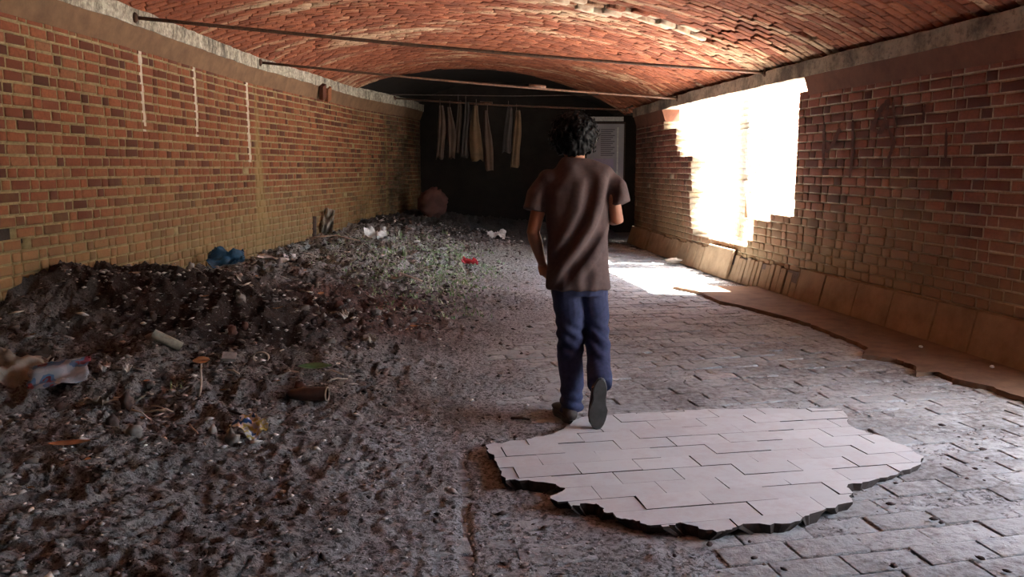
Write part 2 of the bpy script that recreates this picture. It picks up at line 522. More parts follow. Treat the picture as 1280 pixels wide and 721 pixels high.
# left wall
def DL(s): return np.array([1.0, 0.0]) if False else _n(xL, s, 1)
def DR(s): return _n(xR, s, -1)
def _n(fx, y, sg):
    d = (fx(y + 0.05) - fx(y - 0.05)) / 0.1
    v = np.array([1.0, -d]) * sg
    return v / np.linalg.norm(v)
PLf = lambda s: (float(xL(s)), s)
PRf = lambda s: (float(xR(s)), s)

def skip_left(y, z):
    return (5.15 < y < 5.52 and 0.87 < z < 0.98) or (5.50 < y < 5.6 and 0.80 < z < 0.90)
wall_left = build_wall('wall_left', PLf, DL, -4.0, 17.6, 2.44, (M_brick_l, M_mort_l), 'left', skip_left, course=0.0815, sl=0.196, hl=0.098, jt=0.021)
# solid backing behind the missing bricks
def strip_mesh(fx, sg, y0, y1, prof, step=0.25, z_noise=0.0, seed=1):
    """profile (offset inwards, z) swept along a wall path"""
    ys = np.arange(y0, y1 + 1e-6, step); V = []; F = []; n = len(prof)
    rr = random.Random(seed)
    for y in ys:
        nn = _n(fx, y, sg)
        for (o, z) in prof:
            j = rr.uniform(-z_noise, z_noise)
            V.append((float(fx(y)) + nn[0] * (o + j), y + nn[1] * o, z + j))
    for i in range(len(ys) - 1):
        for k in range(n):
            a = i * n + k; b = i * n + (k + 1) % n
            F.append((a, b, b + n, a + n))
    F.append(tuple(range(n - 1, -1, -1))); F.append(tuple(range((len(ys) - 1) * n, len(ys) * n)))
    me = pymesh('strip', V, F)
    bm = bmesh.new(); bm.from_mesh(me); bmesh.ops.recalc_face_normals(bm, faces=bm.faces); bm.to_mesh(me); bm.free()
    return me
link('trim_1', strip_mesh(xL, 1, -4, 18, [(-.24, 0), (-.24, 3.0), (-.5, 3.0), (-.5, 0)]), mat=M_bed, kind='structure')
# sloped plaster band and ledge above the brickwork
link('trim_2', strip_mesh(xL, 1, -4, 17.6, [(0.004, 2.40), (0.075, 2.585), (0.075, 2.59), (-.23, 2.59), (-.23, 2.40)], 0.2, 0.003), wall_left, M_plaster)
V = None
led = link('trim_3', strip_mesh(xL, 1, -4, 17.6, [(0.085, 2.58), (0.09, 2.72), (-.02, 2.725), (-.03, 3.0), (-.25, 3.0), (-.25, 2.58)], 0.12, 0.005, 4), mat=M_ledge, kind='structure')

# right wall with the broken opening
OPEN = [(8.62, 2.35), (8.6, 0.86), (9.62, 0.80), (9.66, 0.42), (11.65, 0.44), (11.75, 1.55), (12.45, 1.62), (12.5, 1.98), (13.05, 2.02), (13.0, 2.35)]
OPEN2 = [(1.9, 0.2), (4.55, 0.2), (4.6, 2.35), (1.9, 2.35)]
def inside(poly, x, y):
    c = False; j = len(poly) - 1
    for i in range(len(poly)):
        xi, yi = poly[i]; xj, yj = poly[j]
        if (yi > y) != (yj > y) and x < (xj - xi) * (y - yi) / (yj - yi) + xi: c = not c
        j = i
    return c
def skip_right(y, z): return inside(OPEN, y, z) or inside(OPEN2, y, z)
ZBR = 2.17
wall_right = build_wall('wall_right', PRf, DR, -4.0, 15.0, ZBR, (M_brick_r, M_mort_r), 'right', skip_right, cuts=[(8.6, .86, 2.4)])
def seg(y0, y1, prof, mat, name, par=None, **k):
    return link(name, strip_mesh(xR, -1, y0, y1, prof, **k), par, mat, None if par else 'structure')
band = [(0.004, 2.12), (0.06, 2.30), (0.06, 2.31), (-.23, 2.31), (-.23, 2.12)]
for a, b in ((4.6, 8.42), (13.05, 15.0), (-4, 1.9)):
    seg(a, b, band, M_plaster_r, 'sloped_band', wall_right, step=0.19, z_noise=0.003)
seg(-4, 15.0, [(0.07, 2.30), (0.075, 2.45), (-.02, 2.455), (-.03, 2.8), (-.25, 2.8), (-.25, 2.30)], M_ledge_r, 'trim_4', step=0.13, z_noise=0.005)

# skirting of the right wall: slabs and tilted bricks, each a part
skirt = link('baseboard_right', strip_mesh(xR, -1, 4.6, 15.0, [(0.115, 0.0), (0.02, 0.29), (-.05, 0.29), (-.05, 0.0)], 0.25), mat=M_bed, kind='structure')
def skirt_piece(y0, y1, o0, h, lean, name, jy=0.0):
    V = []
    for y, sh in ((y0, 0), (y1, 0)):
        nn = _n(xR, y, -1)
        for o, z in ((0.135 + o0, 0.0), (0.035 + o0, h), (0.0 + o0, h), (0.09 + o0, 0.0)):
            V.append((float(xR(y)) + nn[0] * o, y + nn[1] * o + lean * z, z))
    F = [(0, 3, 2, 1), (4, 5, 6, 7), (0, 1, 5, 4), (1, 2, 6, 5), (2, 3, 7, 6), (3, 0, 4, 7)]
    me = pymesh(name, V, F, M_skirt)
    bm = bmesh.new(); bm.from_mesh(me); bmesh.ops.recalc_face_normals(bm, faces=bm.faces)
    bmesh.ops.bevel(bm, geom=[e for e in bm.edges], offset=0.006, segments=1, affect='EDGES'); bm.to_mesh(me); bm.free()
    return link(name, me, skirt)
rs = random.Random(5)
y = 2.0
y = 4.62
while y < 8.3:
    L = rs.uniform(0.42, 0.62)
    skirt_piece(y, min(y + L, 8.3) - 0.006, rs.uniform(-.004, .004), 0.335 + rs.uniform(-.004, .006), 0.12, 'skirting_slab'); y += L
y = 8.3
while y < 9.9:
    L = rs.uniform(0.095, 0.13)
    skirt_piece(y + 0.010, y + L, rs.uniform(-.012, .010), 0.31 + rs.uniform(-.03, .02), 0.22, 'tilted_brick'); y += L
skirt_piece(9.95, 10.75, 0.03, 0.37, 0.0, 'skirting_slab'); y = 10.78
while y < 15.0:
    L = rs.uniform(0.10, 0.5) if y > 12.3 else rs.uniform(.1, .14)
    skirt_piece(y + 0.008, min(y + L, 15.0), rs.uniform(-.008, .006), 0.31 + rs.uniform(-.02, .02), 0.15, 'tilted_brick' if L < .2 else 'skirting_slab'); y += L

# soot strokes painted on the right wall
M_soot = simple('soot', (0.05, 0.022, 0.016), (0.11, 0.04, 0.03), 15)
def on_right(u, v, lift=0.006):
    r = ray(u, v); lo, hi = 3.0, 16.0
    for _ in range(40):
        m = (lo + hi) / 2
        x = r[0] * m / r[1]
        if x < xR(m) - lift: lo = m
        else: hi = m
    return Vector((float(xR(lo)) - lift, lo, CAM_H + r[2] * lo / r[1]))
def stroke(pts, w):
    P = []
    for i in range(len(pts) - 1):
        for t in np.arange(0, 1, 0.12): P.append((pts[i][0] * (1 - t) + pts[i + 1][0] * t, pts[i][1] * (1 - t) + pts[i + 1][1] * t))
    P.append(pts[-1]); V = []; F = []; r = random.Random(int(pts[0][0]))
    for i, (u, v) in enumerate(P):
        a = P[max(i - 1, 0)]; b = P[min(i + 1, len(P) - 1)]
        d = Vector((b[0] - a[0], b[1] - a[1])).normalized(); nn = Vector((-d.y, d.x))
        ww = w * r.uniform(1.0, 1.9) * (0.5 if i in (0, len(P) - 1) else 1)
        V += [on_right(u + nn.x * ww, v + nn.y * ww), on_right(u - nn.x * ww, v - nn.y * ww)]
        if i: k = 2 * i; F.append((k - 2, k - 1, k + 1, k))
    link('soot_stroke', pymesh('soot_stroke', V, F, M_soot), wall_right)
stroke([(1112, 124), (1106, 150), (1118, 178), (1110, 200)], 1.4)
stroke([(1112, 124), (1098, 140), (1090, 160), (1100, 166), (1109, 150)], 2.0)
stroke([(1116, 128), (1119, 160)], 1.2)
stroke([(1050, 160), (1040, 182), (1032, 190)], 1.6)
stroke([(1066, 150), (1066, 190), (1062, 222)], 1.2)
stroke([(1030, 152), (1029, 205)], 1.0)
stroke([(1156, 130), (1154, 150)], 1.1)
stroke([(1183, 160), (1182, 200)], 1.1)

# ------------------------------------------------------------------ vault
SK = 2.35                    # the rings run askew
def vault_pt(yl, t, lift=0.0):
    yr = yl + SK
    a = np.array([float(xL(yl)) - 0.05, yl, ZL + 0.0]); b = np.array([float(xR(yr)) + 0.05, yr, ZR + 0.0])
    p = a * (1 - t) + b * t
    q = 4 * t * (1 - t)
    p[2] += 0.60 * q ** 0.85
    p[2] += lift
    return p
ny, nt = 110, 40
V = []
YL0, YL1 = -6.0, 18.0
for i in range(ny + 1):
    yl = YL0 + (YL1 - YL0) * i / ny
    for j in range(nt + 1):
        t_ = j / nt
        V.append(vault_pt(min(yl, 18.0), t_, 0.035))
V = np.array(V)
idx = np.arange((ny + 1) * (nt + 1)).reshape(ny + 1, nt + 1)
F = np.stack([idx[:-1, :-1], idx[1:, :-1], idx[1:, 1:], idx[:-1, 1:]], -1).reshape(-1, 4)
top = V.copy(); top[:, 2] += 0.35
n0 = len(V)
ceiling = link('ceiling', mesh_np('ceiling', np.concatenate([V, top]), np.concatenate([F, F[:, ::-1] + n0]), M_vmort), kind='structure')
ceiling.data.materials.append(M_far)         # far vault near-black, its deep shade painted in
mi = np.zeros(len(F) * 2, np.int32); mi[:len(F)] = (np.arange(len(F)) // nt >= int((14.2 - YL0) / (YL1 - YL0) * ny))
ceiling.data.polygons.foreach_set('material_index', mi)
specs = []
rs = random.Random(11)
ring = 0; lime_specs = []
yl = 0.5
while yl < 14.2:
    dw = 0.098
    # arc lengths for this ring
    ts = np.linspace(0.0, 1.0, 121); P = np.array([vault_pt(yl, t) for t in ts])
    sl = np.concatenate([[0], np.cumsum(np.linalg.norm(np.diff(P, axis=0), axis=1))])
    Ltot = sl[-1]
    s = -0.1 * (ring % 2) + rs.uniform(-.02, .02)
    while s < Ltot:
        L = 0.205 * rs.uniform(0.92, 1.08)
        a, b = max(s, 0), min(s + L, Ltot); s += L
        if b - a < 0.05: continue
        tm = float(np.interp((a + b) / 2, sl, ts))
        step_edge = 6.95 + 0.3 * float(vnoise(tm * 6, 3.3, 5)) + (0.05 if (int(s / .4) % 2) else 0)
        nz = float(vnoise(tm * 9, yl * 1.6, 2)) * 0.022 + float(vnoise(tm * 3, yl * 4.0, 9)) * 0.018
        lift = 0.012 - nz + (0.045 * min(1, max(0, (tm - .3) / .1)) * min(1, max(0, (.92 - tm) / .06)) if 5.6 < yl < step_edge else 0.0) + rs.uniform(-.004, .004)
        if 0.3 < tm < 0.8 and abs(yl - step_edge) < 0.1 and rs.random() < 0.5: lift -= 0.035
        if rs.random() < 0.012: lift += 0.03
        o = vault_pt(yl, tm, lift - 0.01)
        e1 = vault_pt(yl, min(tm + .01, 1)) - vault_pt(yl, max(tm - .01, 0)); e1 /= np.linalg.norm(e1)
        e2 = vault_pt(yl + .05, tm) - vault_pt(yl - .05, tm); e2 -= e1 * e2.dot(e1); e2 /= np.linalg.norm(e2)
        nrm = np.cross(e1, e2)
        if nrm[2] < 0: nrm = -nrm
        sp = (o, e1 * (b - a - 0.011), nrm * 0.09, e2 * (dw - 0.011))
        if 0.38 < tm < 0.88 and -0.02 < yl - step_edge < 0.13 and rs.random() < 0.8: lime_specs.append(sp)
        else: specs.append(sp)
    yl += dw * 1.06; ring += 1
place_bricks(ceiling, specs, M_vault, 240)
place_bricks(ceiling, lime_specs, simple('limewashed_brick', (0.72, 0.62, 0.48), (0.40, 0.22, 0.14), 9), 60)

# ------------------------------------------------------------------ ground
CP = [  # x, y, height of the heap and the soil
    (-3.4, 8.0, .30), (-3.36, 10.4, .30), (-3.1, 12.6, .36), (-2.6, 14.6, .46), (-2.2, 16, .5), (-2.0, 17.3, .48),
    (-3.45, 5.7, .66), (-3.0, 6.2, .58), (-2.6, 6.1, .55), (-2.2, 6.3, .42), (-2.5, 7.0, .44), (-1.75, 7.1, .26), (-0.95, 6.6, .14), (-1.4, 6.2, .20),
    (-3.2, 7.2, .34), (-2.9, 8.6, .30), (-2.2, 8.4, .30), (-1.5, 8.2, .22), (-.7, 8.0, .08),
    (-2.2, 10.5, .28), (-1.2, 10.5, .18), (-.4, 10.2, .03), (-1.6, 12.8, .28), (-.9, 12.8, .18), (-.3, 12.8, .04), (-1.3, 15, .36), (-.5, 15, .18), (.2, 15, .03), (-.6, 17, .2),
    (-3.4, 4.8, .34), (-2.9, 4.7, .20), (-2.2, 4.9, .24), (-1.6, 5.0, .20), (-1.15, 5.1, .10), (-3.0, 3.9, .16), (-2.2, 3.6, .13), (-1.4, 4.0, .11), (-1.3, 4.5, .12),
    (-2.4, 2.8, .12), (-1.6, 2.6, .08), (-1.0, 3.2, .04), (-.85, 3.9, .03), (-.7, 4.9, .0), (-.4, 6.0, -.01), (-.1, 7.3, -.01), (.1, 9.6, -.015), (.25, 12, -.015), (.8, 15, -.015),
    (-.4, 4.2, -.002), (-.3, 3.5, .004), (-.2, 2.9, .004), (.3, 2.5, .0), (1.0, 2.4, -.006), (2, 2.6, -.010), (2, 3.5, -.010), (1, 5, -.012), (2.5, 5, -.012), (1.5, 8, -.016), (3, 7, -.016), (2, 12, -.016), (0.6, 3.6, -.01),
    (-1.5, 1.2, .06), (0, 1.2, .0), (2, 1.2, -.01), (-3.4, 2.5, .16), (-3.4, 0, .1)]
CPa = np.array(CP)
def hbase(x, y):
    x = np.atleast_1d(np.asarray(x, float)).ravel(); y = np.atleast_1d(np.asarray(y, float)).ravel()
    out = np.empty(len(x))
    for i in range(0, len(x), 40000):
        xs = x[i:i+40000, None]; ys = y[i:i+40000, None]
        sc = 0.25 + 0.055 * np.clip(ys, 0, 20)
        d2 = ((xs - CPa[:, 0]) ** 2 + ((ys - CPa[:, 1]) / 1.15) ** 2) / sc ** 2
        w = np.exp(-d2 * 1.1) + 1e-7 / (d2 + .05) ** 2
        out[i:i+40000] = (w * CPa[:, 2]).sum(1) / w.sum(1)
    return out
def hgt(x, y):
    x = np.atleast_1d(np.asarray(x, float)).ravel(); y = np.atleast_1d(np.asarray(y, float)).ravel()
    h = hbase(x, y)
    m = np.clip((h - 0.005) / 0.22, 0, 1)                 # how deep the soil lies
    f = np.clip((h + 0.014) / 0.03, 0, 1)
    wx = x + 0.05 * vnoise(x * 9, y * 9, 41); wy = y + 0.05 * vnoise(x * 9, y * 9, 42)
    n = (0.5 - billow(wx, wy, 2.6, 3)) * 0.11 * m + (0.45 - billow(wx, wy, 7, 4)) * (0.065 * m + 0.010 * f) \
        + (0.45 - billow(wx, wy, 17, 5)) * (0.030 * m + 0.013 * f + .003) + (0.45 - billow(wx, wy, 38, 6)) * (0.013 * m + 0.010 * f + .003) \
        + (vnoise(wx * 80, wy * 80, 7) - .5) * (0.006 * m + 0.005 * f + 0.002)
    n += (vnoise(x * 2.2, y * 2.2, 8) - 0.55) * 0.012 * (1 - m)
    # drainage groove at the lower middle
    gx = -0.22 - 0.06 * (y - 3.5) + 0.03 * (vnoise(y * 8, y * 0, 12) - .5)
    n -= 0.02 * np.exp(-((x - gx) / 0.018) ** 2) * (y < 3.75)
    return h + n
rows = [1.5]
while rows[-1] < 17.6: rows.append(rows[-1] + max(0.0085, 0.0043 * rows[-1]))
rows = np.array(rows); cols = np.arange(-4.2, 3.7, 0.0135)
X, Y = np.meshgrid(cols, rows)
X = np.clip(X, xL(Y) + 0.003, xR(Y) - 0.01)
Z = hgt(X, Y).reshape(X.shape)
nr, nc = X.shape
idx = np.arange(nr * nc).reshape(nr, nc)
F = np.stack([idx[:-1, :-1], idx[:-1, 1:], idx[1:, 1:], idx[1:, :-1]], -1).reshape(-1, 4)
keep = (Z.ravel()[F].max(1) > -0.022)
F = F[keep]
used = np.unique(F); rm = -np.ones(nr * nc, int); rm[used] = np.arange(len(used))
Vt = np.stack([X.ravel(), Y.ravel(), Z.ravel()], -1)[used]
sme = mesh_np('soil', Vt, rm[F], M_soil, smooth=True)
# soil kinds: dark red-brown heap, grey trodden soil, pinkish dust
xx, yy = Vt[:, 0], Vt[:, 1]
hb = hbase(xx, yy)
heap = np.exp(-(((yy - 5.9 + 0.3 * (xx + 2.4)) / 0.85) ** 2)) * np.clip((hb - .10) / .16, 0, 1) * 1.5
heap = np.clip(heap + 0.6 * (vnoise(xx * 2, yy * 2, 51) - .5), 0, 1)[:, None]
red = np.clip(np.exp(-(((xx + 1.35) / .8) ** 2 + ((yy - 6.6) / 1.1) ** 2)) * 1.5 + .5 * (vnoise(xx * 1.3, yy * 1.3, 52) - .5), 0, 1)[:, None]
pale = np.clip((0.035 - hb) / 0.04 + (vnoise(xx * 3, yy * 3, 53) - .5), 0, 1)[:, None]
c = np.array([[.27, .262, .25]]) * (1 - red) + np.array([[.15, .085, .072]]) * red
c = c * (1 - heap) + np.array([[.038, .022, .018]]) * heap
c = c * (1 - pale) + np.array([[.37, .36, .355]]) * pale
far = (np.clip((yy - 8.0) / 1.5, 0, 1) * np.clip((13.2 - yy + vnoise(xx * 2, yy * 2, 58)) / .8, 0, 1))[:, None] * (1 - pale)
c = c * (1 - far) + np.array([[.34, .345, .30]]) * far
c = c * (1 - np.clip((yy - 13.0 - vnoise(xx * 2, yy * 2, 58)) / .8, 0, .72))[:, None]  # far soil darkened, the dimness there put into its colour
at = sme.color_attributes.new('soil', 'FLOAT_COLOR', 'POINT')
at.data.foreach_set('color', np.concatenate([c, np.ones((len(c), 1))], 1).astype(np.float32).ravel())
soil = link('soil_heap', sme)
soil['kind'] = 'stuff'
tag(soil, 'dark crumbly soil heaped along the left wall and trodden over the floor', 'soil')

def G(u, v, lift=0.0):
    """where the view through (u, v) meets the soil or the floor"""
    r = ray(u, v); ts = np.arange(1.8, 17.5, 0.01) / r[1]
    x = r[0] * ts; y = r[1] * ts; z = CAM_H + r[2] * ts
    h = np.maximum(hgt(x, y), 0)
    k = np.argmax(z < h)
    return Vector((x[k], y[k], float(h[k]) + lift))
def on_ground(x, y, lift=0.0): return Vector((x, y, max(float(hgt(x, y)[0]), 0) + lift))

# floor bed, pavers
bedV = [(-6, -6, -.03), (6, -6, -.03), (6, 18.5, -.03), (-6, 18.5, -.03), (-6, -6, -.2), (6, -6, -.2), (6, 18.5, -.2), (-6, 18.5, -.2)]
floor = link('floor', pymesh('floor', bedV, [(0, 1, 2, 3), (7, 6, 5, 4), (0, 4, 5, 1), (1, 5, 6, 2), (2, 6, 7, 3), (3, 7, 4, 0)], M_bed), kind='structure')
A = math.atan(0.21)
E1 = np.array([math.cos(A), math.sin(A), 0]); E2 = np.array([-math.sin(A), math.cos(A), 0])
patch = [pz(u, v, 0.03) for u, v in [(607, 558), (618, 578), (632, 605), (660, 604), (706, 613), (688, 627), (708, 636), (745, 633), (762, 648), (795, 655), (822, 663), (850, 656), (896, 668), (925, 660), (985, 657), (1012, 645), (1066, 628), (1060, 605), (1108, 596), (1148, 580), (1155, 568), (1110, 545), (1066, 530), (1052, 508), (960, 507), (880, 509), (800, 515), (730, 520), (690, 545), (650, 552)]]
patch = [(p.x, p.y) for p in patch]
specs = []
rs = random.Random(21)
tw, tl = 0.138, 0.285
r0 = -12
for r in range(-10, 110):
    for k in range(-22, 26):
        cx = (k + 0.5 * (r % 2)) * tl; cy = r * tw
        p = E1 * cx + E2 * cy
        if not (1.9 < p[1] < 15.6) or p[0] > xR(p[1]) - 0.25 or p[0] < -1.9: continue
        if float(hbase(p[0], p[1])[0]) > 0.05: continue
        if inside(patch, p[0], p[1]) and inside(patch, p[0] + .15, p[1]) and inside(patch, p[0] - .15, p[1]): continue
        rot = rs.uniform(-.012, .012); tx = rs.uniform(-.012, .012)
        z = rs.uniform(-.007, .002)
        e1 = E1 + E2 * rot + np.array([0, 0, tx]); e2 = E2 - E1 * rot + np.array([0, 0, rs.uniform(-.012, .012)])
        specs.append((np.array([p[0], p[1], z]), e1 * (tl - rs.uniform(.008, .016)), np.array([0, 0, -0.045]), e2 * (tw - rs.uniform(.006, .014))))
place_bricks(floor, specs, M_paver, 230, 'paver')

def clip_convex(subj, tile):
    out = subj
    for i in range(len(tile)):
        ax, ay = tile[i]; bx, by = tile[(i + 1) % len(tile)]
        f = lambda p: (bx - ax) * (p[1] - ay) - (by - ay) * (p[0] - ax)
        inp = out; out = []
        for j in range(len(inp)):
            p = inp[j]; q = inp[(j + 1) % len(inp)]; fp, fq = f(p), f(q)
            if fp >= 0: out.append(p)
            if (fp >= 0) != (fq >= 0):
                t = fp / (fp - fq); out.append((p[0] + (q[0] - p[0]) * t, p[1] + (q[1] - p[1]) * t))
        if not out: return []
    return out
# jagged outline of the clean patch
jag = []
rj = random.Random(3)
for i in range(len(patch)):
    a = patch[i]; b = patch[(i + 1) % len(patch)]
    for t in (0, .14, .28, .42, .56, .7, .85):
        jj = 0.0 if t == 0 else 0.012
        jag.append((a[0] + (b[0] - a[0]) * t + rj.uniform(-jj, jj), a[1] + (b[1] - a[1]) * t + rj.uniform(-jj, jj)))
def patch_z(x, y):
    return 0.050 - 0.0105 * max(0, (x + 0.1)) - 0.011 * max(0, y - 3.0)
for r in range(10, 45):
    for k in range(-8, 16):
        cx = (k + 0.5 * (r % 2)) * tl; cy = r * tw; g = rj.uniform(.0005, .0022)
        q = []
        for sx, sy in ((-1, -1), (1, -1), (1, 1), (-1, 1)):
            p = E1 * (cx + sx * (tl / 2 - g)) + E2 * (cy + sy * (tw / 2 - g)); q.append((p[0] + rj.uniform(-.003, .003), p[1] + rj.uniform(-.002, .002)))
        poly = clip_convex(jag, q)
        if len(poly) < 3: continue
        ar = 0.5 * abs(sum(poly[i][0] * poly[(i + 1) % len(poly)][1] - poly[(i + 1) % len(poly)][0] * poly[i][1] for i in range(len(poly))))
        if ar < 0.0012: continue
        dz = rj.uniform(-.0025, .0025)
        n = len(poly)
        V = [(x, y_, patch_z(x, y_) + dz) for x, y_ in poly] + [(x, y_, -0.02) for x, y_ in poly]
        gx_ = sum(p[0] for p in poly) / n; gy_ = sum(p[1] for p in poly) / n
        V = V[:n] + [(x, y_, z - .009) for (x, y_, z) in V[:n]] + [(x + (gx_ - x) * .62, y_ + (gy_ - y_) * .62, -.02) for x, y_ in poly]
        F = [tuple(range(n)), tuple(range(3 * n - 1, 2 * n - 1, -1))] + [(j * n + i, (j + 1) * n + i, (j + 1) * n + (i + 1) % n, j * n + (i + 1) % n) for i in range(n) for j in range(2)]
        me = pymesh('tile', V, F, M_tile)
        me.materials.append(M_shade)
        for pf in me.polygons[1:]: pf.material_index = 1  # sides near-black, painting the shadow along the patch's edge
        link('tile', me, floor)

# brown screed strip along the right wall with a broken raised edge
edge = [(842, 358), (870, 363), (900, 376), (940, 384), (1000, 400), (1020, 407), (1062, 424), (1085, 433), (1078, 443), (1120, 448), (1142, 456), (1148, 465), (1168, 463), (1200, 474), (1240, 483), (1280, 497), (1330, 515), (1420, 548), (1600, 620)]
ep = [pz(u, v, 0.03) for u, v in edge]
V = []; F = []
rj = random.Random(8); E_ = []
for i in range(len(ep) - 1):
    for t in (0, .2, .4, .6, .8):
        p = ep[i].lerp(ep[i + 1], t); E_.append((p.x + rj.uniform(-.015, .012), p.y))
for (x, y_) in E_:
    xr = float(xR(y_)) - 0.02
    V += [(x - .004, y_, -0.02), (x, y_, 0.030), (x + (xr - x) * .5, y_, 0.037), (xr, y_, 0.034), (xr, y_, -0.02)]
for i in range(len(E_) - 1):
    for k in range(4): a = i * 5 + k; F.append((a, a + 1, a + 6, a + 5))
F.append((0, 1, 2, 3, 4))
link('trim_5', pymesh('screed', V, F, M_screed), kind='structure')

# crumbs of soil and rubble (nobody could count them)
def crumbs(name, n, xr, yr, size, mat, dens, label, seed, flat=0.6):
    R = np.random.RandomState(seed)
    # more of them near the camera, where they show
    y = yr[0] * (yr[1] / yr[0]) ** R.rand(n * 4); x = xr[0] + (xr[1] - xr[0]) * R.rand(n * 4)
    h = hbase(x, y); k = (R.rand(n * 4) < dens(x, y, h)) & (x > xL(y) + .05) & (x < xR(y) - .2)
    pat = np.array([inside(patch, a, b) for a, b in zip(x, y)]); k &= ~pat
    x = x[k][:n]; y = y[k][:n]; n = len(x)
    z = np.maximum(hgt(x, y), -0.004)
    s = size[0] * (size[1] / size[0]) ** (R.rand(n) ** 1.8) * (0.7 + 0.09 * y)
    T = np.array([(1, 0, 0), (-.9, .2, 0), (0, 1, .1), (.1, -1, 0), (0, .1, .8), (.1, 0, -.7)])
    Fc = np.array([(0, 2, 4), (2, 1, 4), (1, 3, 4), (3, 0, 4), (2, 0, 5), (1, 2, 5), (3, 1, 5), (0, 3, 5)])
    P = T[None] * (1 + 0.45 * (R.rand(n, 6, 1) - .5)) * np.stack([1 + R.rand(n), .6 + .6 * R.rand(n), flat * (.4 + R.rand(n))], -1)[:, None, :] * s[:, None, None]
    a = R.rand(n) * 6.28; ca, sa = np.cos(a), np.sin(a); b = (R.rand(n) - .5) * 1.2
    X_ = P[..., 0] * ca[:, None] - P[..., 1] * sa[:, None]; Y_ = P[..., 0] * sa[:, None] + P[..., 1] * ca[:, None]
    Z_ = P[..., 2] + P[..., 0] * np.sin(b)[:, None] * .5
    V = np.stack([X_ + x[:, None], Y_ + y[:, None], Z_ + z[:, None] + s[:, None] * .15], -1).reshape(-1, 3)
    F = (Fc[None] + (np.arange(n) * 6)[:, None, None]).reshape(-1, 3)
    o = link(name, mesh_np(name, V, F, mat)); o['kind'] = 'stuff'
    tag(o, label, 'rubble'); return o
crumbs('soil_crumbs', 26000, (-3.5, 0.2), (2.0, 15), (0.004, 0.022), M_chip, lambda x, y, h: np.clip(h * 6, 0.06, 1), 'small dark and pale crumbs of earth strewn over the soil heap', 1)
crumbs('floor_grit', 9000, (-1.0, 3.3), (2.0, 12), (0.003, 0.009), M_chip2, lambda x, y, h: (h < .04) * (0.15 + .85 * (vnoise(x * 2, y * 2, 77) > .5)), 'pale grit scattered over the worn paving', 2, 0.45)

# ------------------------------------------------------------------ far end and outside
def box_me(name, lo, hi, mat=None):
    V = [(x, y_, z) for z in (lo[2], hi[2]) for y_ in (lo[1], hi[1]) for x in (lo[0], hi[0])]
    return pymesh(name, V, [(0, 2, 3, 1), (4, 5, 7, 6), (0, 1, 5, 4), (1, 3, 7, 5), (3, 2, 6, 7), (2, 0, 4, 6)], mat)
link('hole_shade', box_me('hole_shade', (-3.56, 5.0, .86), (-3.435, 5.60, .985), M_shade), wall_left)  # dark block added to paint the shade inside the hole
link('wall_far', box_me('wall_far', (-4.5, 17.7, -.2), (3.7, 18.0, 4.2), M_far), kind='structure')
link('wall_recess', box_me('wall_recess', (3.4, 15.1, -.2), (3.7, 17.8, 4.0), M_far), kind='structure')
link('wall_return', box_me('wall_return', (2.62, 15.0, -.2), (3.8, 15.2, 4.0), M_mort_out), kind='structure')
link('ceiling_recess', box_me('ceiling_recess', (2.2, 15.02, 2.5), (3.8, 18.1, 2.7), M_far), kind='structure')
link('wall_back_added', box_me('wall_back_added', (-4.5, -4.3, -.2), (5.5, -3.9, 4.2), M_far), kind='structure')  # unseen end wall, added to cut the light from behind
link('ground', box_me('ground', (-30, -30, -.32), (60, 60, -.21), M_ground), kind='structure')
link('outside_ground', box_me('outside_ground', (3.3, -25, -.2), (40, 40, -.02), M_ground)  , kind='structure')
bpy.data.objects['outside_ground'].name = 'floor_outside'
# unseen slab added over the nearer opening to block direct sun
link('sun_block_slab', box_me('sun_block', (3.4, -5.5, 2.75), (5.3, 5.3, 2.9), M_ledge_r), kind='structure')
# outside pier of brickwork seen through the opening
def Pp(s): return (3.16 + s, 10.9)
def Dp(s): return np.array([0.0, -1.0])
pier = build_wall('wall_outside', Pp, Dp, 0.0, 2.6, 3.2, (M_brick_out, M_mort_out), 'right', None, thick=0.5, limit=120, z0=0.0)
link('pier_ledge', pymesh('pier_ledge', [(3.16, 10.75, .72), (5.8, 10.75, .72), (5.8, 10.89, 1.04), (3.16, 10.89, 1.04), (3.16, 10.9, .72), (5.8, 10.9, .72)],
     [(0, 1, 2, 3), (0, 4, 5, 1), (0, 3, 4), (1, 5, 2)], M_skirt), pier)

# iron tie rods across the vault
def rod(a, b, label, knots=()):
    a = Vector(a); b = Vector(b); mid = (a + b) / 2
    e = empty('tie_rod', mid, label, 'tie rod', None)
    n = 14; pts = [a.lerp(b, i / n) - Vector((0, 0, 0.03 * math.sin(math.pi * i / n))) for i in range(n + 1)]
    V, F = tube(pts, 0.016, 8)
    child('bar', pymesh('bar', V, F, M_rod, True), e)
    for p in (a, b):
        v, f = ball(p, (0.03, 0.03, 0.045), 8, 6); child('end_plate', pymesh('end_plate', v, f, M_rod, True), e)
    for k in knots:
        p = a.lerp(b, k); v, f = tube([p - (b - a).normalized() * .12, p, p + (b - a).normalized() * .12], 0.026, 8)
        child('coupler', pymesh('coupler', v, f, M_rod, True), e)
    return e
def lhit(u, v, z):
    return pz(u, v, z)
rA = pz(172, 22, 2.64); rA.x = float(xL(rA.y)) + 0.09
rB = pz(955, 91, 2.44); rB.x = float(xR(rB.y)) - 0.075
rod(rA, rB, 'nearest iron tie rod crossing under the vault, black on the left')
rA = pz(320, 78, 2.66); rA.x = float(xL(rA.y)) + 0.09
rB = py(845, 123, 12.2); rB.x = float(xR(12.2)) - 0.075
rod(rA, rB, 'second iron tie rod, meeting the right ledge above the lit opening', (0.62,))
rodC = ((-2.25, 15.7, 2.70), (2.15, 15.3, 2.46))
rod(*rodC, 'farthest thin tie rod, in front of the hanging cloths', (0.4,))

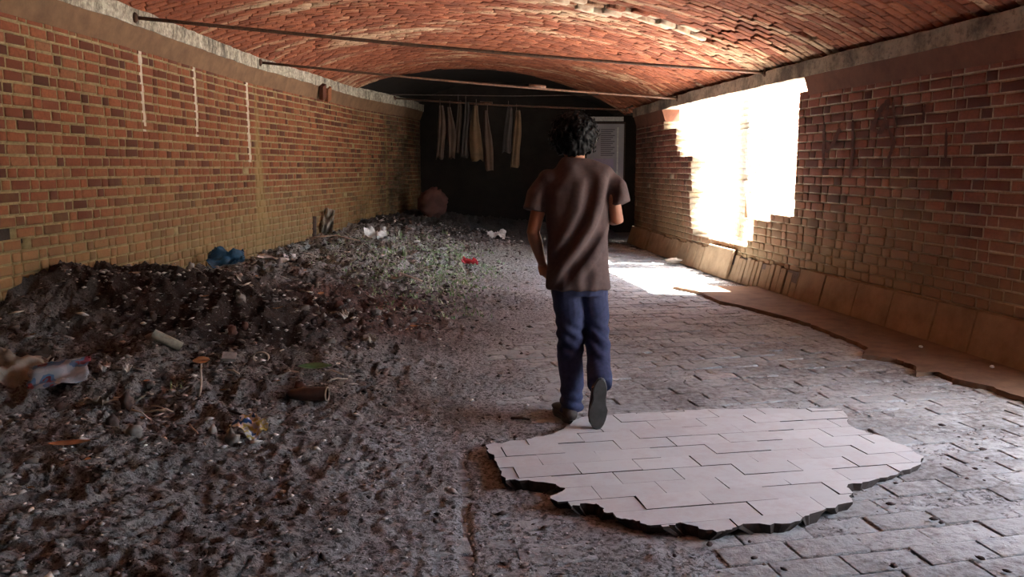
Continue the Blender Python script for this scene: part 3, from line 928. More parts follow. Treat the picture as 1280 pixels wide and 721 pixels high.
# hanging cloths
def hanging(u0, u1, vt, vb, y, mat, label, seed):
    a = py(u0, vt, y); b = py(u1, vb, y); r = random.Random(seed)
    cx = (a.x + b.x) / 2; w = abs(b.x - a.x) / 2; n = 28
    e = empty('hanging_cloth', (cx, y, b.z), label, 'cloth', 'cloths hanging at the dark end')
    V = []; F = []; m = 14; ph = r.uniform(0, 6)
    for j in range(m + 1):
        t = j / m; z = a.z + (b.z - a.z) * t
        ww = w * (0.45 + 0.55 * min(1, t * 2.2)) * (1 + 0.12 * math.sin(t * 5 + ph)); dx = 0.03 * math.sin(t * 3 + ph)
        for k in range(n):
            g = 2 * math.pi * k / n; fold = 1 + 0.3 * math.sin(g * 5 + ph + t)
            V.append((cx + dx + ww * math.cos(g), y + 0.07 * math.sin(g) * fold, z + (0.03 * math.sin(g * 3 + ph) if j == m else 0)))
    for j in range(m):
        for k in range(n): p = j * n + k; q = j * n + (k + 1) % n; F.append((p, q, q + n, p + n))
    F.append(tuple(range(n - 1, -1, -1))); F.append(tuple(range(m * n, m * n + n)))
    child('drape', pymesh('drape', V, F, mat, True), e)
    lv, lf = tube([(cx, y, a.z - .02), (cx, y - .02, a.z + .12)], 0.008, 6)
    child('cord', pymesh('cord', lv, lf, M_dstick), e)
hanging(545, 556, 132, 198, 15.6, M_cloth, 'leftmost long brown cloth hanging at the dark far end', 1)
hanging(557, 568, 134, 197, 15.6, M_cloth, 'brown cloth hanging beside the leftmost one, second from the left', 2)
hanging(569, 577, 126, 190, 15.7, M_cloth, 'narrow brown cloth hanging high, third from the left', 3)
hanging(577, 588, 128, 196, 15.6, M_cloth3, 'grey cloth hanging left of the ochre one', 4)
hanging(588, 603, 132, 200, 15.5, M_cloth2, 'ochre cloth with slanted hem hanging in the middle of the row', 5)
hanging(604, 615, 138, 212, 15.6, M_cloth, 'dull brown cloth hanging right of the ochre one', 6)
hanging(630, 641, 134, 190, 15.6, M_cloth3, 'grey cloth hanging in the right-hand pair, on the left', 7)
hanging(640, 651, 138, 208, 15.6, M_cloth2, 'rightmost cloth, yellowish at its pointed foot', 8)
# the line they hang on
la = py(520, 118, 15.6); lb = py(700, 118, 15.6)
V, F = tube([(xL(15.6) + .02, 15.6, la.z + .0), (0, 15.6, la.z - .03), (2.2, 15.6, la.z)], 0.008, 6)
tag(link('cloth_line', pymesh('cloth_line', V, F, M_dstick)), 'thin line carrying the hanging cloths at the dark end', 'line')

# notice board and pale pole at the far end
e = empty('notice_board', (2.17, 17.62, 0.9), 'tall grey notice board with rows of small print behind the person', 'board')
M_board = simple('board_grey', (0.42, 0.40, 0.43), (0.34, 0.32, 0.35), 3, rough=0.5)
M_line = simple('print_lines', (0.12, 0.11, 0.13), (0.16, 0.14, 0.16), 30)
M_lilac = simple('lilac_panel', (0.42, 0.36, 0.50), (0.36, 0.3, 0.42), 6)
child('sheet', box_me('sheet', (1.62, 17.58, .95), (2.42, 17.62, 2.32), M_board), e)
child('frame', pymesh('frame', *join([((lambda b: ([v.co.copy() for v in b.vertices], [tuple(p.vertices) for p in b.polygons]))(box_me('b', lo, hi))) for lo, hi in
      (((1.58, 17.56, .9), (1.62, 17.66, 2.36)), ((2.42, 17.56, .9), (2.45, 17.66, 2.36)), ((1.58, 17.56, 2.32), (2.45, 17.66, 2.36)), ((1.58, 17.56, .9), (2.45, 17.66, .94)))]), M_dstick), e)
child('header_panel', box_me('header_panel', (1.64, 17.55, 2.38), (2.40, 17.6, 2.47), M_white), e)
for i in range(14):
    zz = 2.2 - i * 0.042
    child('print_line', box_me('print_line', (1.92, 17.572, zz - .009), (2.22 - 0.04 * (i % 3), 17.579, zz + .009), M_line), e)
child('lilac_panel', box_me('lilac_panel', (1.75, 17.57, 1.38), (2.2, 17.579, 1.58), M_lilac), e)
child('side_stripe', box_me('side_stripe', (2.27, 17.57, 1.0), (2.30, 17.579, 2.25), M_white), e)
V, F = tube([(2.72, 17.3, 0.0), (2.72, 17.3, 1.4), (2.72, 17.3, 2.05)], 0.022, 8)
tag(link('pale_pole', pymesh('pale_pole', V, F, M_white, True)), 'thin pale upright pole in the dark far right corner', 'pole')

# red sack and wall-side things
def lump(name, c, r, mat, label, cat, seed, amp=0.25, squash=1.0, n=24, m=16, group=None, f=3.0):
    V, F = ball((0, 0, 0), r, n, m)
    out = []
    for v in V:
        d = v.normalized() if v.length > 0 else v
        k = 1 + amp * mnoise.noise(d * f + Vector((seed * 3.1, 0, 0))) + amp * .5 * mnoise.noise(d * f * 2.7 + Vector((0, seed * 1.7, 0)))
        out.append(v * k)
    me = pymesh(name, out, F, mat, True)
    o = link(name, me); o.location = c
    if label: tag(o, label, cat, group)
    return o
g = G(541, 271)
sk = lump('sack', g + Vector((0, 0.1, 0.24)), (0.27, 0.22, 0.30), M_sack, 'slumped dull red sack on the soil before the dark far end', 'sack', 3, 0.3)
sk.rotation_euler = (0, 0.35, 0.4)

def sheet(name, c, sx, sy, mat, seed, crump=0.03, rot=(0, 0, 0), n=14, thick=0.0012):
    """crumpled thin sheet with real thickness"""
    V = []; F = []
    for lay in (0, 1):
        for j in range(n + 1):
            for i in range(n + 1):
                x = (i / n - .5) * sx; y_ = (j / n - .5) * sy
                e_ = 1 + .12 * mnoise.noise(Vector((i * .35 + seed, j * .35, 1)))
                z = crump * (mnoise.noise(Vector((x / sx * 3 + seed, y_ / sy * 3, seed))) * 1.4 + abs(mnoise.noise(Vector((x / sx * 7 + seed, y_ / sy * 7, 2)))) * .8)
                V.append((x * e_, y_ * e_, z - lay * thick))
    K = (n + 1) ** 2
    for j in range(n):
        for i in range(n):
            a = j * (n + 1) + i; q = (a, a + 1, a + n + 2, a + n + 1)
            F.append(q); F.append(tuple(K + w for w in reversed(q)))
    bd = [i for i in range(n + 1)] + [(j + 1) * (n + 1) - 1 for j in range(1, n + 1)] + [n * (n + 1) + i for i in range(n - 1, -1, -1)] + [j * (n + 1) for j in range(n - 1, 0, -1)]
    for a, b in zip(bd, bd[1:] + bd[:1]): F.append((b, a, K + a, K + b))
    o = link(name, pymesh(name, V, F, mat, True)); o.location = c; o.rotation_euler = rot
    return o

def wrapper_mat(name, cols, scale, seed):
    t = NT(name); g_ = t.n('ShaderNodeTexCoord'); mp = t.n('ShaderNodeMapping'); mp.inputs['Location'].default_value = (seed, seed, 0)
    t.l(g_.outputs['Object'], mp.inputs[0]); n = t.noise(scale, 2, 0.5, mp.outputs[0])
    t.color(t.ramp(n, [(0.30 + 0.4 * i / max(1, len(cols)), c_) for i, c_ in enumerate(cols)], 'CONSTANT')); t.rough(0.35); return t.m
M_wrap1 = wrapper_mat('printed_wrapper', [(0.20, 0.04, 0.06), (0.10, 0.18, 0.30), (0.30, 0.33, 0.36), (0.36, 0.38, 0.42), (0.55, 0.57, 0.59)], 9, 3)
M_wrap2 = wrapper_mat('yellow_wrapper', [(0.75, 0.72, 0.62), (0.62, 0.52, 0.16), (0.7, 0.7, 0.7), (0.04, 0.12, 0.3)], 22, 7)

o = sheet('plastic_wrapper', G(75, 486, .07), .30, .20, M_wrap1, 2, .022, (.55, -.12, .35)); tag(o, 'blue and grey printed plastic wrapper with a red patch beside the pale rag', 'wrapper')
o = sheet('snack_packet', G(313, 544, .045), .18, .11, M_wrap2, 5, .035, (.3, .3, -.6)); tag(o, 'small crumpled yellow and white packet in the trodden soil', 'wrapper')
o = sheet('rag', G(14, 472, .05), .34, .26, M_rag, 9, .08, (.5, .1, .3)); tag(o, 'cream rag at the left edge of the heap', 'rag')
o = sheet('rag', G(45, 461, .04), .22, .16, M_cloth, 12, .07, (.5, 0, .8)); tag(o, 'brown rag lying behind the blue and grey wrapper', 'rag')
o = sheet('crumpled_paper', G(470, 299, .05), .34, .22, M_white, 15, .13, (.6, 0, .2)); tag(o, 'crumpled white paper on the far soil near the left wall', 'paper')
o = sheet('plastic_bag', G(283, 331, .07), .36, .20, M_blue, 23, .09, (.55, 0, .3)); tag(o, 'dark blue plastic bag at the foot of the left wall', 'bag')
o = sheet('red_wrapper', G(588, 331, .03), .2, .12, M_redp, 19, .07, (.4, 0, -.2)); tag(o, 'small red wrapper in the grassy soil left of the person', 'wrapper')
o = sheet('white_wrapper', G(621, 297, .04), .32, .15, M_white, 21, .09, (.5, 0, -.3)); tag(o, 'white wrapper with dark folds on the far soil left of the person', 'wrapper')
SCRAP = ['long white litter strip right of the blue bag', 'second white litter strip just beyond the first one', 'cream litter strip between the blue bag and the white strips', 'upright cream scrap below the white litter strips',
         'tiny white scrap below the blue bag', 'tiny white scrap on the dark heap above the straw', 'white scrap just above the printed blue and grey wrapper', 'flat cream scrap at the top of the dry straw', 'small cream scrap on the dark heap left of the broken tube',
         'white scrap in the middle of the reddish slope', 'cream scrap at the right foot of the reddish slope', 'white scrap on the slope below the grassy soil', 'cream scrap beside the pale stick on the middle slope']
for i, (u, v, sx, sy, m) in enumerate([(342, 325, .34, .08, M_white), (360, 322, .28, .07, M_white), (322, 333, .2, .06, M_rag), (335, 340, .07, .14, M_rag), (300, 348, .05, .05, M_white), (160, 463, .04, .05, M_white), (68, 466, .05, .045, M_white),
                                       (118, 507, .12, .07, M_rag), (132, 464, .06, .05, M_white), (430, 399, .09, .05, M_white), (462, 427, .09, .06, M_rag), (500, 346, .25, .05, M_white), (487, 351, .3, .05, M_rag)]):
    o = sheet('scrap', G(u, v, .012), sx, sy, m, 30 + i, .04, (.4, .1, i * 1.3), 6)
    tag(o, SCRAP[i], 'scrap', 'pale litter scraps on the heap')
# leaves
def leaf(name, c, L, Wd, mat, rz, tilt, label, cat='leaf', group=None, curl=0.25):
    V = []; F = []; n = 8
    for lay in (0, -0.0012):
        for i in range(n + 1):
            t = i / n; w = Wd * math.sin(math.pi * min(1, t * .95 + .03)) ** .8 / 2
            z = curl * L * (t - .5) ** 2
            for s_ in (-1, 0, 1): V.append(((t - .5) * L, s_ * w, z + (abs(s_) * w * .35) + lay))
    K = (n + 1) * 3
    for i in range(n):
        for k in range(2):
            a = i * 3 + k; q = (a, a + 3, a + 4, a + 1); F.append(q); F.append(tuple(K + w for w in reversed(q)))
        for k in (0, 2):
            a = i * 3 + k; F.append((a, a + 3, K + a + 3, K + a))
    o = link(name, pymesh(name, V, F, mat, True)); o.location = c; o.rotation_euler = (tilt, 0, rz)
    tag(o, label, cat, group); return o
leaf('dry_leaf', G(88, 562, .015), .17, .045, M_leaf, .25, .2, 'single long orange-brown dry leaf on the grey soil at lower left')
leaf('green_leaf', G(394, 467, .03), .20, .075, M_gleaf, .1, .3, 'dark green leaf lying on the heap above the brown shoe')
for k, (u, v) in enumerate([(222, 480), (228, 476), (225, 484)]): pass
rs = random.Random(31)
for i in range(110):
    for _ in range(50):
        x = rs.uniform(-3.2, -.6); y_ = rs.uniform(3.0, 8.5)
        if float(hbase(x, y_)[0]) > .09 and in_view((x, y_, .3), 0): break
    o = leaf('leaf_scrap', on_ground(x, y_, .006), rs.uniform(.03, .085), rs.uniform(.015, .035), rs.choice([M_rag, M_leaf, M_cloth, M_stick, M_rag]), rs.uniform(0, 6.3), rs.uniform(-.6, .6),
             'small dry leaf scrap half sunk in the soil heap', 'leaf', 'dry leaf scraps on the heap', .4)
# clods and stones on the heap
ck = {}
for i in range(90):
    for _ in range(50):
        x = rs.uniform(-3.2, -.5); y_ = rs.uniform(2.8, 9)
        if float(hbase(x, y_)[0]) > .07 and in_view((x, y_, .3), 0): break
    s_ = rs.uniform(.018, .05)
    if i < 6:
        me = lump('soil_clod', (0, 0, 0), (1, .8, .6), simple('clod_%d' % i, *[((.10, .07, .06),), ((.17, .14, .125),), ((.30, .26, .235),), ((.07, .045, .04),), ((.14, .07, .055),), ((.22, .19, .17),)][i]), None, None, 50 + i, .5, 1, 10, 7).data
        bpy.data.objects.remove(bpy.data.objects[-1] if False else [ob for ob in bpy.data.objects if ob.data == me][0]); ck[i] = me
    o = link('soil_clod', ck[i % 6] if i >= 6 else ck[i]); o.location = on_ground(x, y_, s_ * .25); o.scale = (s_,) * 3; o.rotation_euler = (rs.uniform(0, 6), rs.uniform(0, 6), rs.uniform(0, 6))
    tag(o, 'small clod of earth on the soil heap', 'clod', 'earth clods on the heap')
# sticks
def stick(pts, r, mat, label, group=None, name='twig'):
    P = [Vector(p) for p in pts]; Q = []
    for i in range(len(P) - 1):
        for t in (0, .5): Q.append(P[i].lerp(P[i + 1], t) + Vector((random.uniform(-r, r), 0, random.uniform(-r, r))) * .6)
    Q.append(P[-1]); V, F = tube(Q, [r * (1 - .4 * i / len(Q)) for i in range(len(Q))], 6)
    return tag(link(name, pymesh(name, V, F, mat, True)), label, 'twig', group)
b = G(249, 495); t_ = py(252, 452, b.y); stick([b - Vector((0, 0, .01)), b.lerp(t_, .5) + Vector((.006, 0, 0)), t_], .007, M_stick, 'pale upright twig stuck in the heap under a red-brown leaf')
leaf('red_leaf', t_ + Vector((0, 0, .004)), .09, .06, M_leaf, .3, .5, 'red-brown curled leaf on top of the upright pale twig')
stick([G(238, 533, .01), G(246, 543, .012), G(257, 558, .008)], .0045, M_stick, 'thin pale bent twig lying left of the yellow packet')
stick([G(290, 518, .01), G(322, 528, .015), G(342, 518, .02)], .007, M_dstick, 'dark forked twig just behind the yellow packet')
stick([G(640, 523, .006), G(662, 526, .008)], .009, M_dstick, 'short dark stick on the floor left of the standing shoe', name='stick')
stick([G(388, 300, .02), G(420, 300, .05), G(450, 303, .02)], .012, M_stick, 'long pale stick lying on the far soil by the left wall', name='stick')
stick([G(500, 345, .03), G(528, 355, .03)], .014, M_stick, 'pale stick on the slope of the middle soil', name='stick')
stick([G(262, 312, .0) + Vector((0, 0, .1)), G(270, 322, .02)], .012, M_dstick, 'dark twig leaning on the foot of the left wall', name='stick')
for i, (u, v) in enumerate([(110, 508), (130, 510), (150, 513), (165, 515), (180, 520), (190, 510), (142, 500), (170, 505), (200, 516), (120, 503), (300, 470), (380, 470), (410, 480), (430, 470), (350, 440), (420, 330), (445, 326), (380, 318), (310, 322), (295, 316)]):
    p = G(u, v, .01); a = rs.uniform(0, 3.1) if i > 9 else rs.uniform(-.5, .9); L = rs.uniform(.05, .12) * (1 + .05 * p.y)
    q = on_ground(p.x + math.cos(a) * L, p.y + math.sin(a) * L, .01)
    stick([p, p.lerp(q, .5) + Vector((0, 0, .012)), q], .0035 + .0005 * p.y, M_straw, 'thin dry stalk lying on the soil heap', 'dry stalks on the heap', 'stalk')
# broken tube on the heap
e = empty('broken_tube', G(210, 438, .03), 'broken grey-brown tube end poking out of the heap', 'tube')
M_tube = simple('grey_tube', (0.30, 0.29, 0.23), (0.15, 0.13, 0.1), 20)
a = G(192, 427, .05); b = G(227, 446, .045)
V, F = tube([a, a.lerp(b, .5), b], [.030, .032, .031], 12, cap=False)
V2, F2 = tube([b, a.lerp(b, .5), a], [.024, .024, .022], 12, cap=False)
child('shell', pymesh('shell', *join([(V, F), (V2, F2)]), M_tube, True), e)
# flat square chip
o = link('stone_chip', box_me('stone_chip', (-.04, -.03, -.008), (.04, .03, .008), simple('chip_grey', (.34, .31, .29)))); o.location = G(287, 451, .02); o.rotation_euler = (.5, .1, .2); tag(o, 'flat square grey stone chip in the dark part of the heap', 'stone')
# curled strip of bark
V = []; F = []; c0 = G(326, 456, .03)
for i in range(15):
    a = i / 14 * 4.6 - 0.6
    for r_, z in ((.045, 0), (.052, 0), (.052, .022), (.045, .022)): V.append((c0.x + r_ * math.cos(a), c0.y + z, c0.z + .01 + r_ * .7 * math.sin(a)))
for i in range(14):
    for k in range(4): p = i * 4 + k; q = i * 4 + (k + 1) % 4; F.append((p, q, q + 4, p + 4))
tag(link('bark_strip', pymesh('bark_strip', V, F, M_rag, True)), 'pale curled strip of bark beside the square stone chip', 'bark')
# half-buried old shoe
c0 = G(388, 502, .03); e = empty('old_shoe', c0, 'half-buried brown old shoe with a pale worn rim', 'shoe')
M_old = simple('old_leather', (.06, .032, .026), (.03, .018, .015), 30, rough=.45)
rings = []
V = []; F = []; n = 14
prof = [(-.13, .012, .012), (-.10, .035, .028), (-.04, .045, .036), (.02, .045, .040), (.06, .046, .040), (.095, .045, .038)]
for (x, rx, rz) in prof:
    for k in range(n): a = 2 * math.pi * k / n; V.append((c0.x + x, c0.y + rx * math.cos(a), c0.z + rz * math.sin(a)))
for i in range(len(prof) - 1):
    for k in range(n): p = i * n + k; q = i * n + (k + 1) % n; F.append((p, q, q + n, p + n))
F.append(tuple(range(n)))
child('upper', pymesh('upper', V, F, M_old, True), e)
pts = [(c0.x + .095, c0.y + .045 * math.cos(a), c0.z + .038 * math.sin(a)) for a in np.linspace(0, 6.2, 16)]
v, f = tube(pts, .005, 6); child('rim', pymesh('rim', v, f, M_rag, True), e)
# striped rag leaning by the wall, brown stump
g = G(410, 292); o = sheet('rag', g + Vector((0, .05, .17)), .16, .38, M_rag, 44, .10, (1.35, .15, .2)); tag(o, 'pale striped rag propped against the foot of the left wall', 'rag')
g = G(392, 297); V, F = tube([g - Vector((0, 0, .05)), g + Vector((.01, .05, .3))], [.04, .032], 8); tag(link('post', pymesh('post', V, F, M_dstick, True)), 'short dark brown post beside the propped rag', 'post')

# grass and weeds
def blades(cx, cy, n, h, spread, r_):
    V = []; F = []
    for _ in range(n):
        a = r_.uniform(0, 6.3); d = r_.uniform(0, spread); x = cx + d * math.cos(a); y_ = cy + d * math.sin(a)
        z = max(float(_hq(x, y_)), 0); hh = h * r_.uniform(.5, 1.2); b_ = r_.uniform(0, 6.3); ln = hh * r_.uniform(.2, .9); w = .004 + .0006 * cy
        i = len(V)
        dx, dy = math.cos(b_), math.sin(b_)
        for t in (0, .5, 1):
            px_ = x + dx * ln * t * t; py_ = y_ + dy * ln * t * t; pz_ = z - .01 + hh * (t - .25 * t * t)
            ww = w * (1 - t * .85)
            V += [(px_ - dy * ww, py_ + dx * ww, pz_), (px_ + dy * ww, py_ - dx * ww, pz_)]
        F += [(i, i + 1, i + 3, i + 2), (i + 2, i + 3, i + 5, i + 4)]
    return V, F
GX = np.linspace(-3.6, 1, 200); GY = np.linspace(3, 16, 300); gx, gy = np.meshgrid(GX, GY); GZ = hgt(gx, gy).reshape(gx.shape)
def _hq(x, y_):
    i = int(np.clip((y_ - 3) / 13 * 299, 0, 299)); j = int(np.clip((x + 3.6) / 4.6 * 199, 0, 199)); return GZ[i, j]
rg = random.Random(61); parts = []
for _ in range(420):
    u = rg.gauss(520, 60); v = rg.gauss(325, 22)
    if not (300 < v < 385 and 400 < u < 625): continue
    r = ray(u, v); z = .2; t = (z - CAM_H) / r[2]; x, y_ = r[0] * t, r[1] * t
    if y_ > 15 or x > .1: continue
    parts.append(blades(x, y_, 12, .05, .16, rg))
V, F = join(parts)
o = link('low_grass', pymesh('low_grass', V, F, M_grass)); o['kind'] = 'stuff'; tag(o, 'thin low grass growing on the soil left of the person', 'grass')
for (u, v, n, h, lab) in [(500, 297, 5, .2, 'small grass tuft with upright blades behind the crumpled white paper'), (555, 292, 4, .14, 'sparse grass tuft on the far edge of the soil'),
                          (340, 303, 26, .16, 'leafy weed growing at the foot of the left wall'), (378, 296, 16, .14, 'smaller weed by the left wall left of the dark post'), (225, 484, 9, .06, 'tiny bright green sprout on the heap beside the upright twig'),
                          (575, 322, 20, .12, 'green grass tuft beside the red wrapper'), (505, 318, 16, .14, 'green grass tuft in the middle of the grassy soil')]:
    g = G(u, v); V, F = blades(g.x, g.y, n, h, .06, rg)
    tag(link('grass_tuft', pymesh('grass_tuft', V, F, M_grass)), lab, 'plant')
# pebbles on the screed and by the skirting
for i, (u, v, s_, lab) in enumerate([(1151, 433, .016, 'farther white pebble on the brown strip along the right wall'), (1240, 458, .016, 'nearer white pebble on the brown strip, close to the right edge')]):
    p = pz(u, v, .045); lump('pebble', p, (s_, s_, s_ * .6), M_white, lab, 'pebble', i, .3, 1, 8, 6)
lump('rubble_bit', pz(842, 326, .06), (.12, .06, .04), M_rag, 'pale bit of rubble at the foot of the right wall past the tilted bricks', 'rubble', 9, .5, 1, 14, 8)
for i in range(46):
    u = rs.uniform(640, 1260); v = rs.uniform(530, 715); p = pz(u, v, .01)
    if inside(patch, p.x, p.y): continue
    s_ = rs.uniform(.006, .014)
    o = link('dark_chip', ck[3]); o.location = p; o.scale = (s_ * 1.5, s_, s_ * .7); o.rotation_euler = (0, 0, rs.uniform(0, 6)); tag(o, 'small dark chip lying on the worn paving', 'chip', 'dark chips on the paving')
# tilted tile pieces under the left ledge
for i, (u, v) in enumerate([(408, 116), (420, 120)]):
    y_ = 12.5; p = Vector((float(xL(y_)) + .07, 12.2 + i * .35, 2.50))
    o = link('loose_brick', box_me('loose_brick', (-.03, -.05, -.11), (.03, .05, .11), M_brick_l)); o.location = p; o.rotation_euler = (.5, .3, -.2)
    o.parent = wall_left

# ------------------------------------------------------------------ the person
def person():
    M_skin = simple('skin', (0.30, 0.13, 0.075), (0.25, 0.105, 0.06), 20, rough=0.55, bump=0.05)
    M_shirt = simple('brown_shirt', (0.074, 0.046, 0.043), (0.054, 0.034, 0.031), 60, rough=0.85, bump=0.1, dist=0.002)
    M_jean = simple('navy_trousers', (0.026, 0.030, 0.072), (0.015, 0.018, 0.045), 50, rough=0.85, bump=0.15, dist=0.002)
    M_hair = simple('black_hair', (0.007, 0.006, 0.006), (0.003, 0.003, 0.003), 60, rough=0.55, bump=0.5)
    M_hair.node_tree.nodes['Principled BSDF'].inputs['Specular IOR Level'].default_value = 0.08
    M_shoe = simple('dark_shoe', (0.05, 0.035, 0.03), (0.03, 0.02, 0.018), 30, rough=0.6)
    M_sole = simple('rubber_sole', (0.075, 0.078, 0.075), (0.045, 0.046, 0.045), 14, rough=0.7)
    root = empty('person', (0.36, 4.3, 0.0), 'person with curly black hair walking away in brown t-shirt and navy trousers', 'person')
    Y = 4.30
    hx, hy, hz = .335, 4.40, 1.528
    tilt = Matrix.Rotation(-0.30, 3, 'X')
    def H(v): return Vector((hx, hy, hz)) + tilt @ Vector(v)
    B = []
    # head with face (turned away), ears, neck
    B.append(ball(H((0, 0, .02)), (.076, .094, .100), 16, 12, tilt))
    B.append(ball(H((0, .03, -.05)), (.058, .062, .062), 14, 10, tilt))
    B.append(tube([H((0, .085, .02)), H((0, .108, -.012)), H((0, .092, -.024))], [.009, .015, .011], 8))
    B.append(ball(H((0, .085, -.058)), (.024, .012, .006), 10, 6, tilt))
    B.append(ball(H((0, .083, -.068)), (.021, .012, .007), 10, 6, tilt))
    for s in (-1, 1):
        B.append(ball(H((s * .078, -.002, -.012)), (.010, .020, .032), 8, 8, tilt))
        B.append(ball(H((s * .031, .082, .014)), (.013, .010, .009), 8, 6, tilt))
        B.append(ball(H((s * .031, .086, .034)), (.019, .009, .006), 8, 6, tilt))
    B.append(tube([(.345, 4.345, 1.36), (.342, 4.36, 1.42), H((0, -.02, -.04))], [.058, .052, .054], 14))
    # trunk under the shirt
    B.append(loft([(.80, .355, Y, .13, .09), (1.0, .355, Y, .125, .085), (1.2, .352, 4.32, .15, .09), (1.33, .347, 4.335, .14, .075), (1.39, .345, 4.345, .07, .055)], 18))
    # left arm: down, hand forward at the pocket
    LS, LE, LW = Vector((.182, 4.335, 1.325)), Vector((.113, 4.29, 1.04)), Vector((.165, 4.40, .86))
    RS, RE, RW = Vector((.508, 4.335, 1.36)), Vector((.560, 4.27, 1.105)), Vector((.520, 4.50, 1.12))
    def arm(S_, E_, W_):
        B.append(tube([S_, S_.lerp(E_, .35), S_.lerp(E_, .75), E_, E_.lerp(W_, .25), E_.lerp(W_, .6), W_], [.028, .044, .038, .036, .037, .030, .023], 12))
    arm(LS, LE, LW); arm(RS, RE, RW)
    def hand(W_, d, side, nrm, curl):
        d = d.normalized(); nrm = (nrm - d * nrm.dot(d)).normalized(); sd = d.cross(nrm) * side
        pc = W_ + d * .045
        B.append(tube([W_ - d * .012, W_ + d * .03, W_ + d * .085], [(.020, .016), (.036, .015), (.038, .012)], 12))
        for i, L in enumerate((.066, .075, .070, .054)):
            b0 = W_ + d * .078 + sd * ((i - 1.5) * .0195)
            p = b0; pts = [p - d * .01]; dd = d.copy(); rr = [.0085]
            for j, f in enumerate((.45, .3, .25)):
                ang = curl * (j + .6) * .55
                dd = (d * math.cos(ang) + nrm * math.sin(ang)); p = p + dd * L * f; pts.append(p); rr.append(.0082 - j * .0008)
            B.append(tube(pts, rr, 8))
        t0 = W_ + d * .02 - sd * .028
        B.append(tube([t0, t0 - sd * .022 + d * .025 + nrm * .01, t0 - sd * .028 + d * .052 + nrm * .022], [.012, .0105, .008], 8))
    hand(LW, (LW - LE).normalized() + Vector((.1, .1, -.3)), 1, Vector((.6, .4, .2)), .7)
    hand(RW, (RW - RE).normalized() + Vector((-.3, .2, .05)), -1, Vector((-1, .1, .1)), 1.3)
    # legs under the trousers
    LH, LK, LA = Vector((.298, 4.30, .82)), Vector((.318, 4.31, .45)), Vector((.325, 4.28, .085))
    RH, RK, RA = Vector((.428, 4.30, .82)), Vector((.470, 4.37, .46)), Vector((.448, 4.03, .245))
    for a, k, n_ in ((LH, LK, LA), (RH, RK, RA)):
        B.append(tube([a + Vector((0, 0, .04)), a.lerp(k, .5), k, k.lerp(n_, .35), n_], [.075, .066, .050, .048, .034], 12))
    B.append(ball(LA + Vector((0, .04, -.045)), (.035, .09, .03), 10, 8))
    body = remeshed('body', B, 0.0065, M_skin, 2); child('body', body, root)
    # t-shirt
    T = []
    T.append(loft([(.735, .360, 4.295, .174, .125), (.80, .357, 4.295, .168, .122), (.90, .355, 4.295, .163, .118), (1.02, .354, 4.30, .162, .114), (1.14, .355, 4.31, .172, .115), (1.24, .352, 4.32, .182, .114),
                   (1.31, .349, 4.33, .186, .100, .014), (1.35, .347, 4.335, .178, .088, .022), (1.385, .346, 4.34, .140, .076, .022), (1.412, .345, 4.345, .098, .068, .012), (1.435, .344, 4.35, .070, .062, .0)], 28, 2.5))
    T.append(tube([LS + Vector((.07, 0, -.03)), LS + Vector((-.004, 0, -.035)), Vector((.135, 4.32, 1.235)), Vector((.118, 4.31, 1.152))], [.050, .060, .063, .063], 14))
    T.append(tube([RS + Vector((-.07, 0, -.03)), RS + Vector((.002, 0, -.035)), Vector((.548, 4.31, 1.275)), Vector((.572, 4.295, 1.188))], [.050, .062, .065, .066], 14))
    T.append(ball((LS.x + .030, 4.335, 1.318), (.075, .078, .058), 16, 12))
    T.append(ball((RS.x - .028, 4.335, 1.345), (.077, .078, .062), 16, 12))
    sh = remeshed('shirt', T, 0.0068, M_shirt, 9)
    def folds(co, no):
        x, y_, z = co[:, 0], co[:, 1], co[:, 2]
        back = np.clip(-no[:, 1] + .2, 0, 1)
        body_m = np.clip((1.36 - z) / .1, 0, 1)
        q = (x - .35) * .83 - (z - 1.1) * .42 + .022 * np.sin(z * 9 + 1)
        f1 = np.sin(q * 62 + 1.2 * np.sin(z * 5)); f1 = np.sign(f1) * np.abs(f1) ** .65
        env = np.exp(-((q - .03) / .11) ** 2) * np.clip((z - .72) / .12, 0, 1)
        d = .019 * f1 * env * back * body_m
        d += .003 * np.sin((x - .35) * 75 + 2 * z) * np.clip((1.0 - z) / .25, 0, 1)
        d += .010 * (vnoise(x * 9 + z * 4, z * 9, 3) - .5) + .006 * (vnoise(x * 22, z * 20 + y_ * 9, 4) - .5)
        d += .006 * np.sin(x * 40 + 8) * np.exp(-((z - 1.36) / .05) ** 2)
        return d
    displace(sh, folds); child('shirt', sh, root)
    # trousers
    P = []
    P.append(loft([(.70, .362, 4.30, .150, .105), (.78, .358, 4.30, .152, .108), (.86, .356, 4.30, .140, .100)], 24, 2.5))
    P.append(tube([LH + Vector((0, 0, 0)), Vector((.302, 4.295, .70)), Vector((.312, 4.30, .58)), LK, Vector((.322, 4.29, .30)), Vector((.326, 4.275, .16)), Vector((.328, 4.272, .055))], [(.088, .092), (.088, .090), (.078, .082), (.071, .075), (.066, .070), (.064, .070), (.062, .074)], 18))
    P.append(tube([RH + Vector((0, 0, 0)), Vector((.440, 4.315, .70)), Vector((.455, 4.345, .58)), Vector((.470, 4.34, .47)), Vector((.473, 4.23, .385)), Vector((.465, 4.12, .31)), Vector((.458, 4.045, .255))], [(.088, .092), (.087, .092), (.076, .082), (.070, .074), (.067, .070), (.064, .066), (.062, .066)], 18))
    tr = remeshed('trousers', P, 0.0075, M_jean, 3)
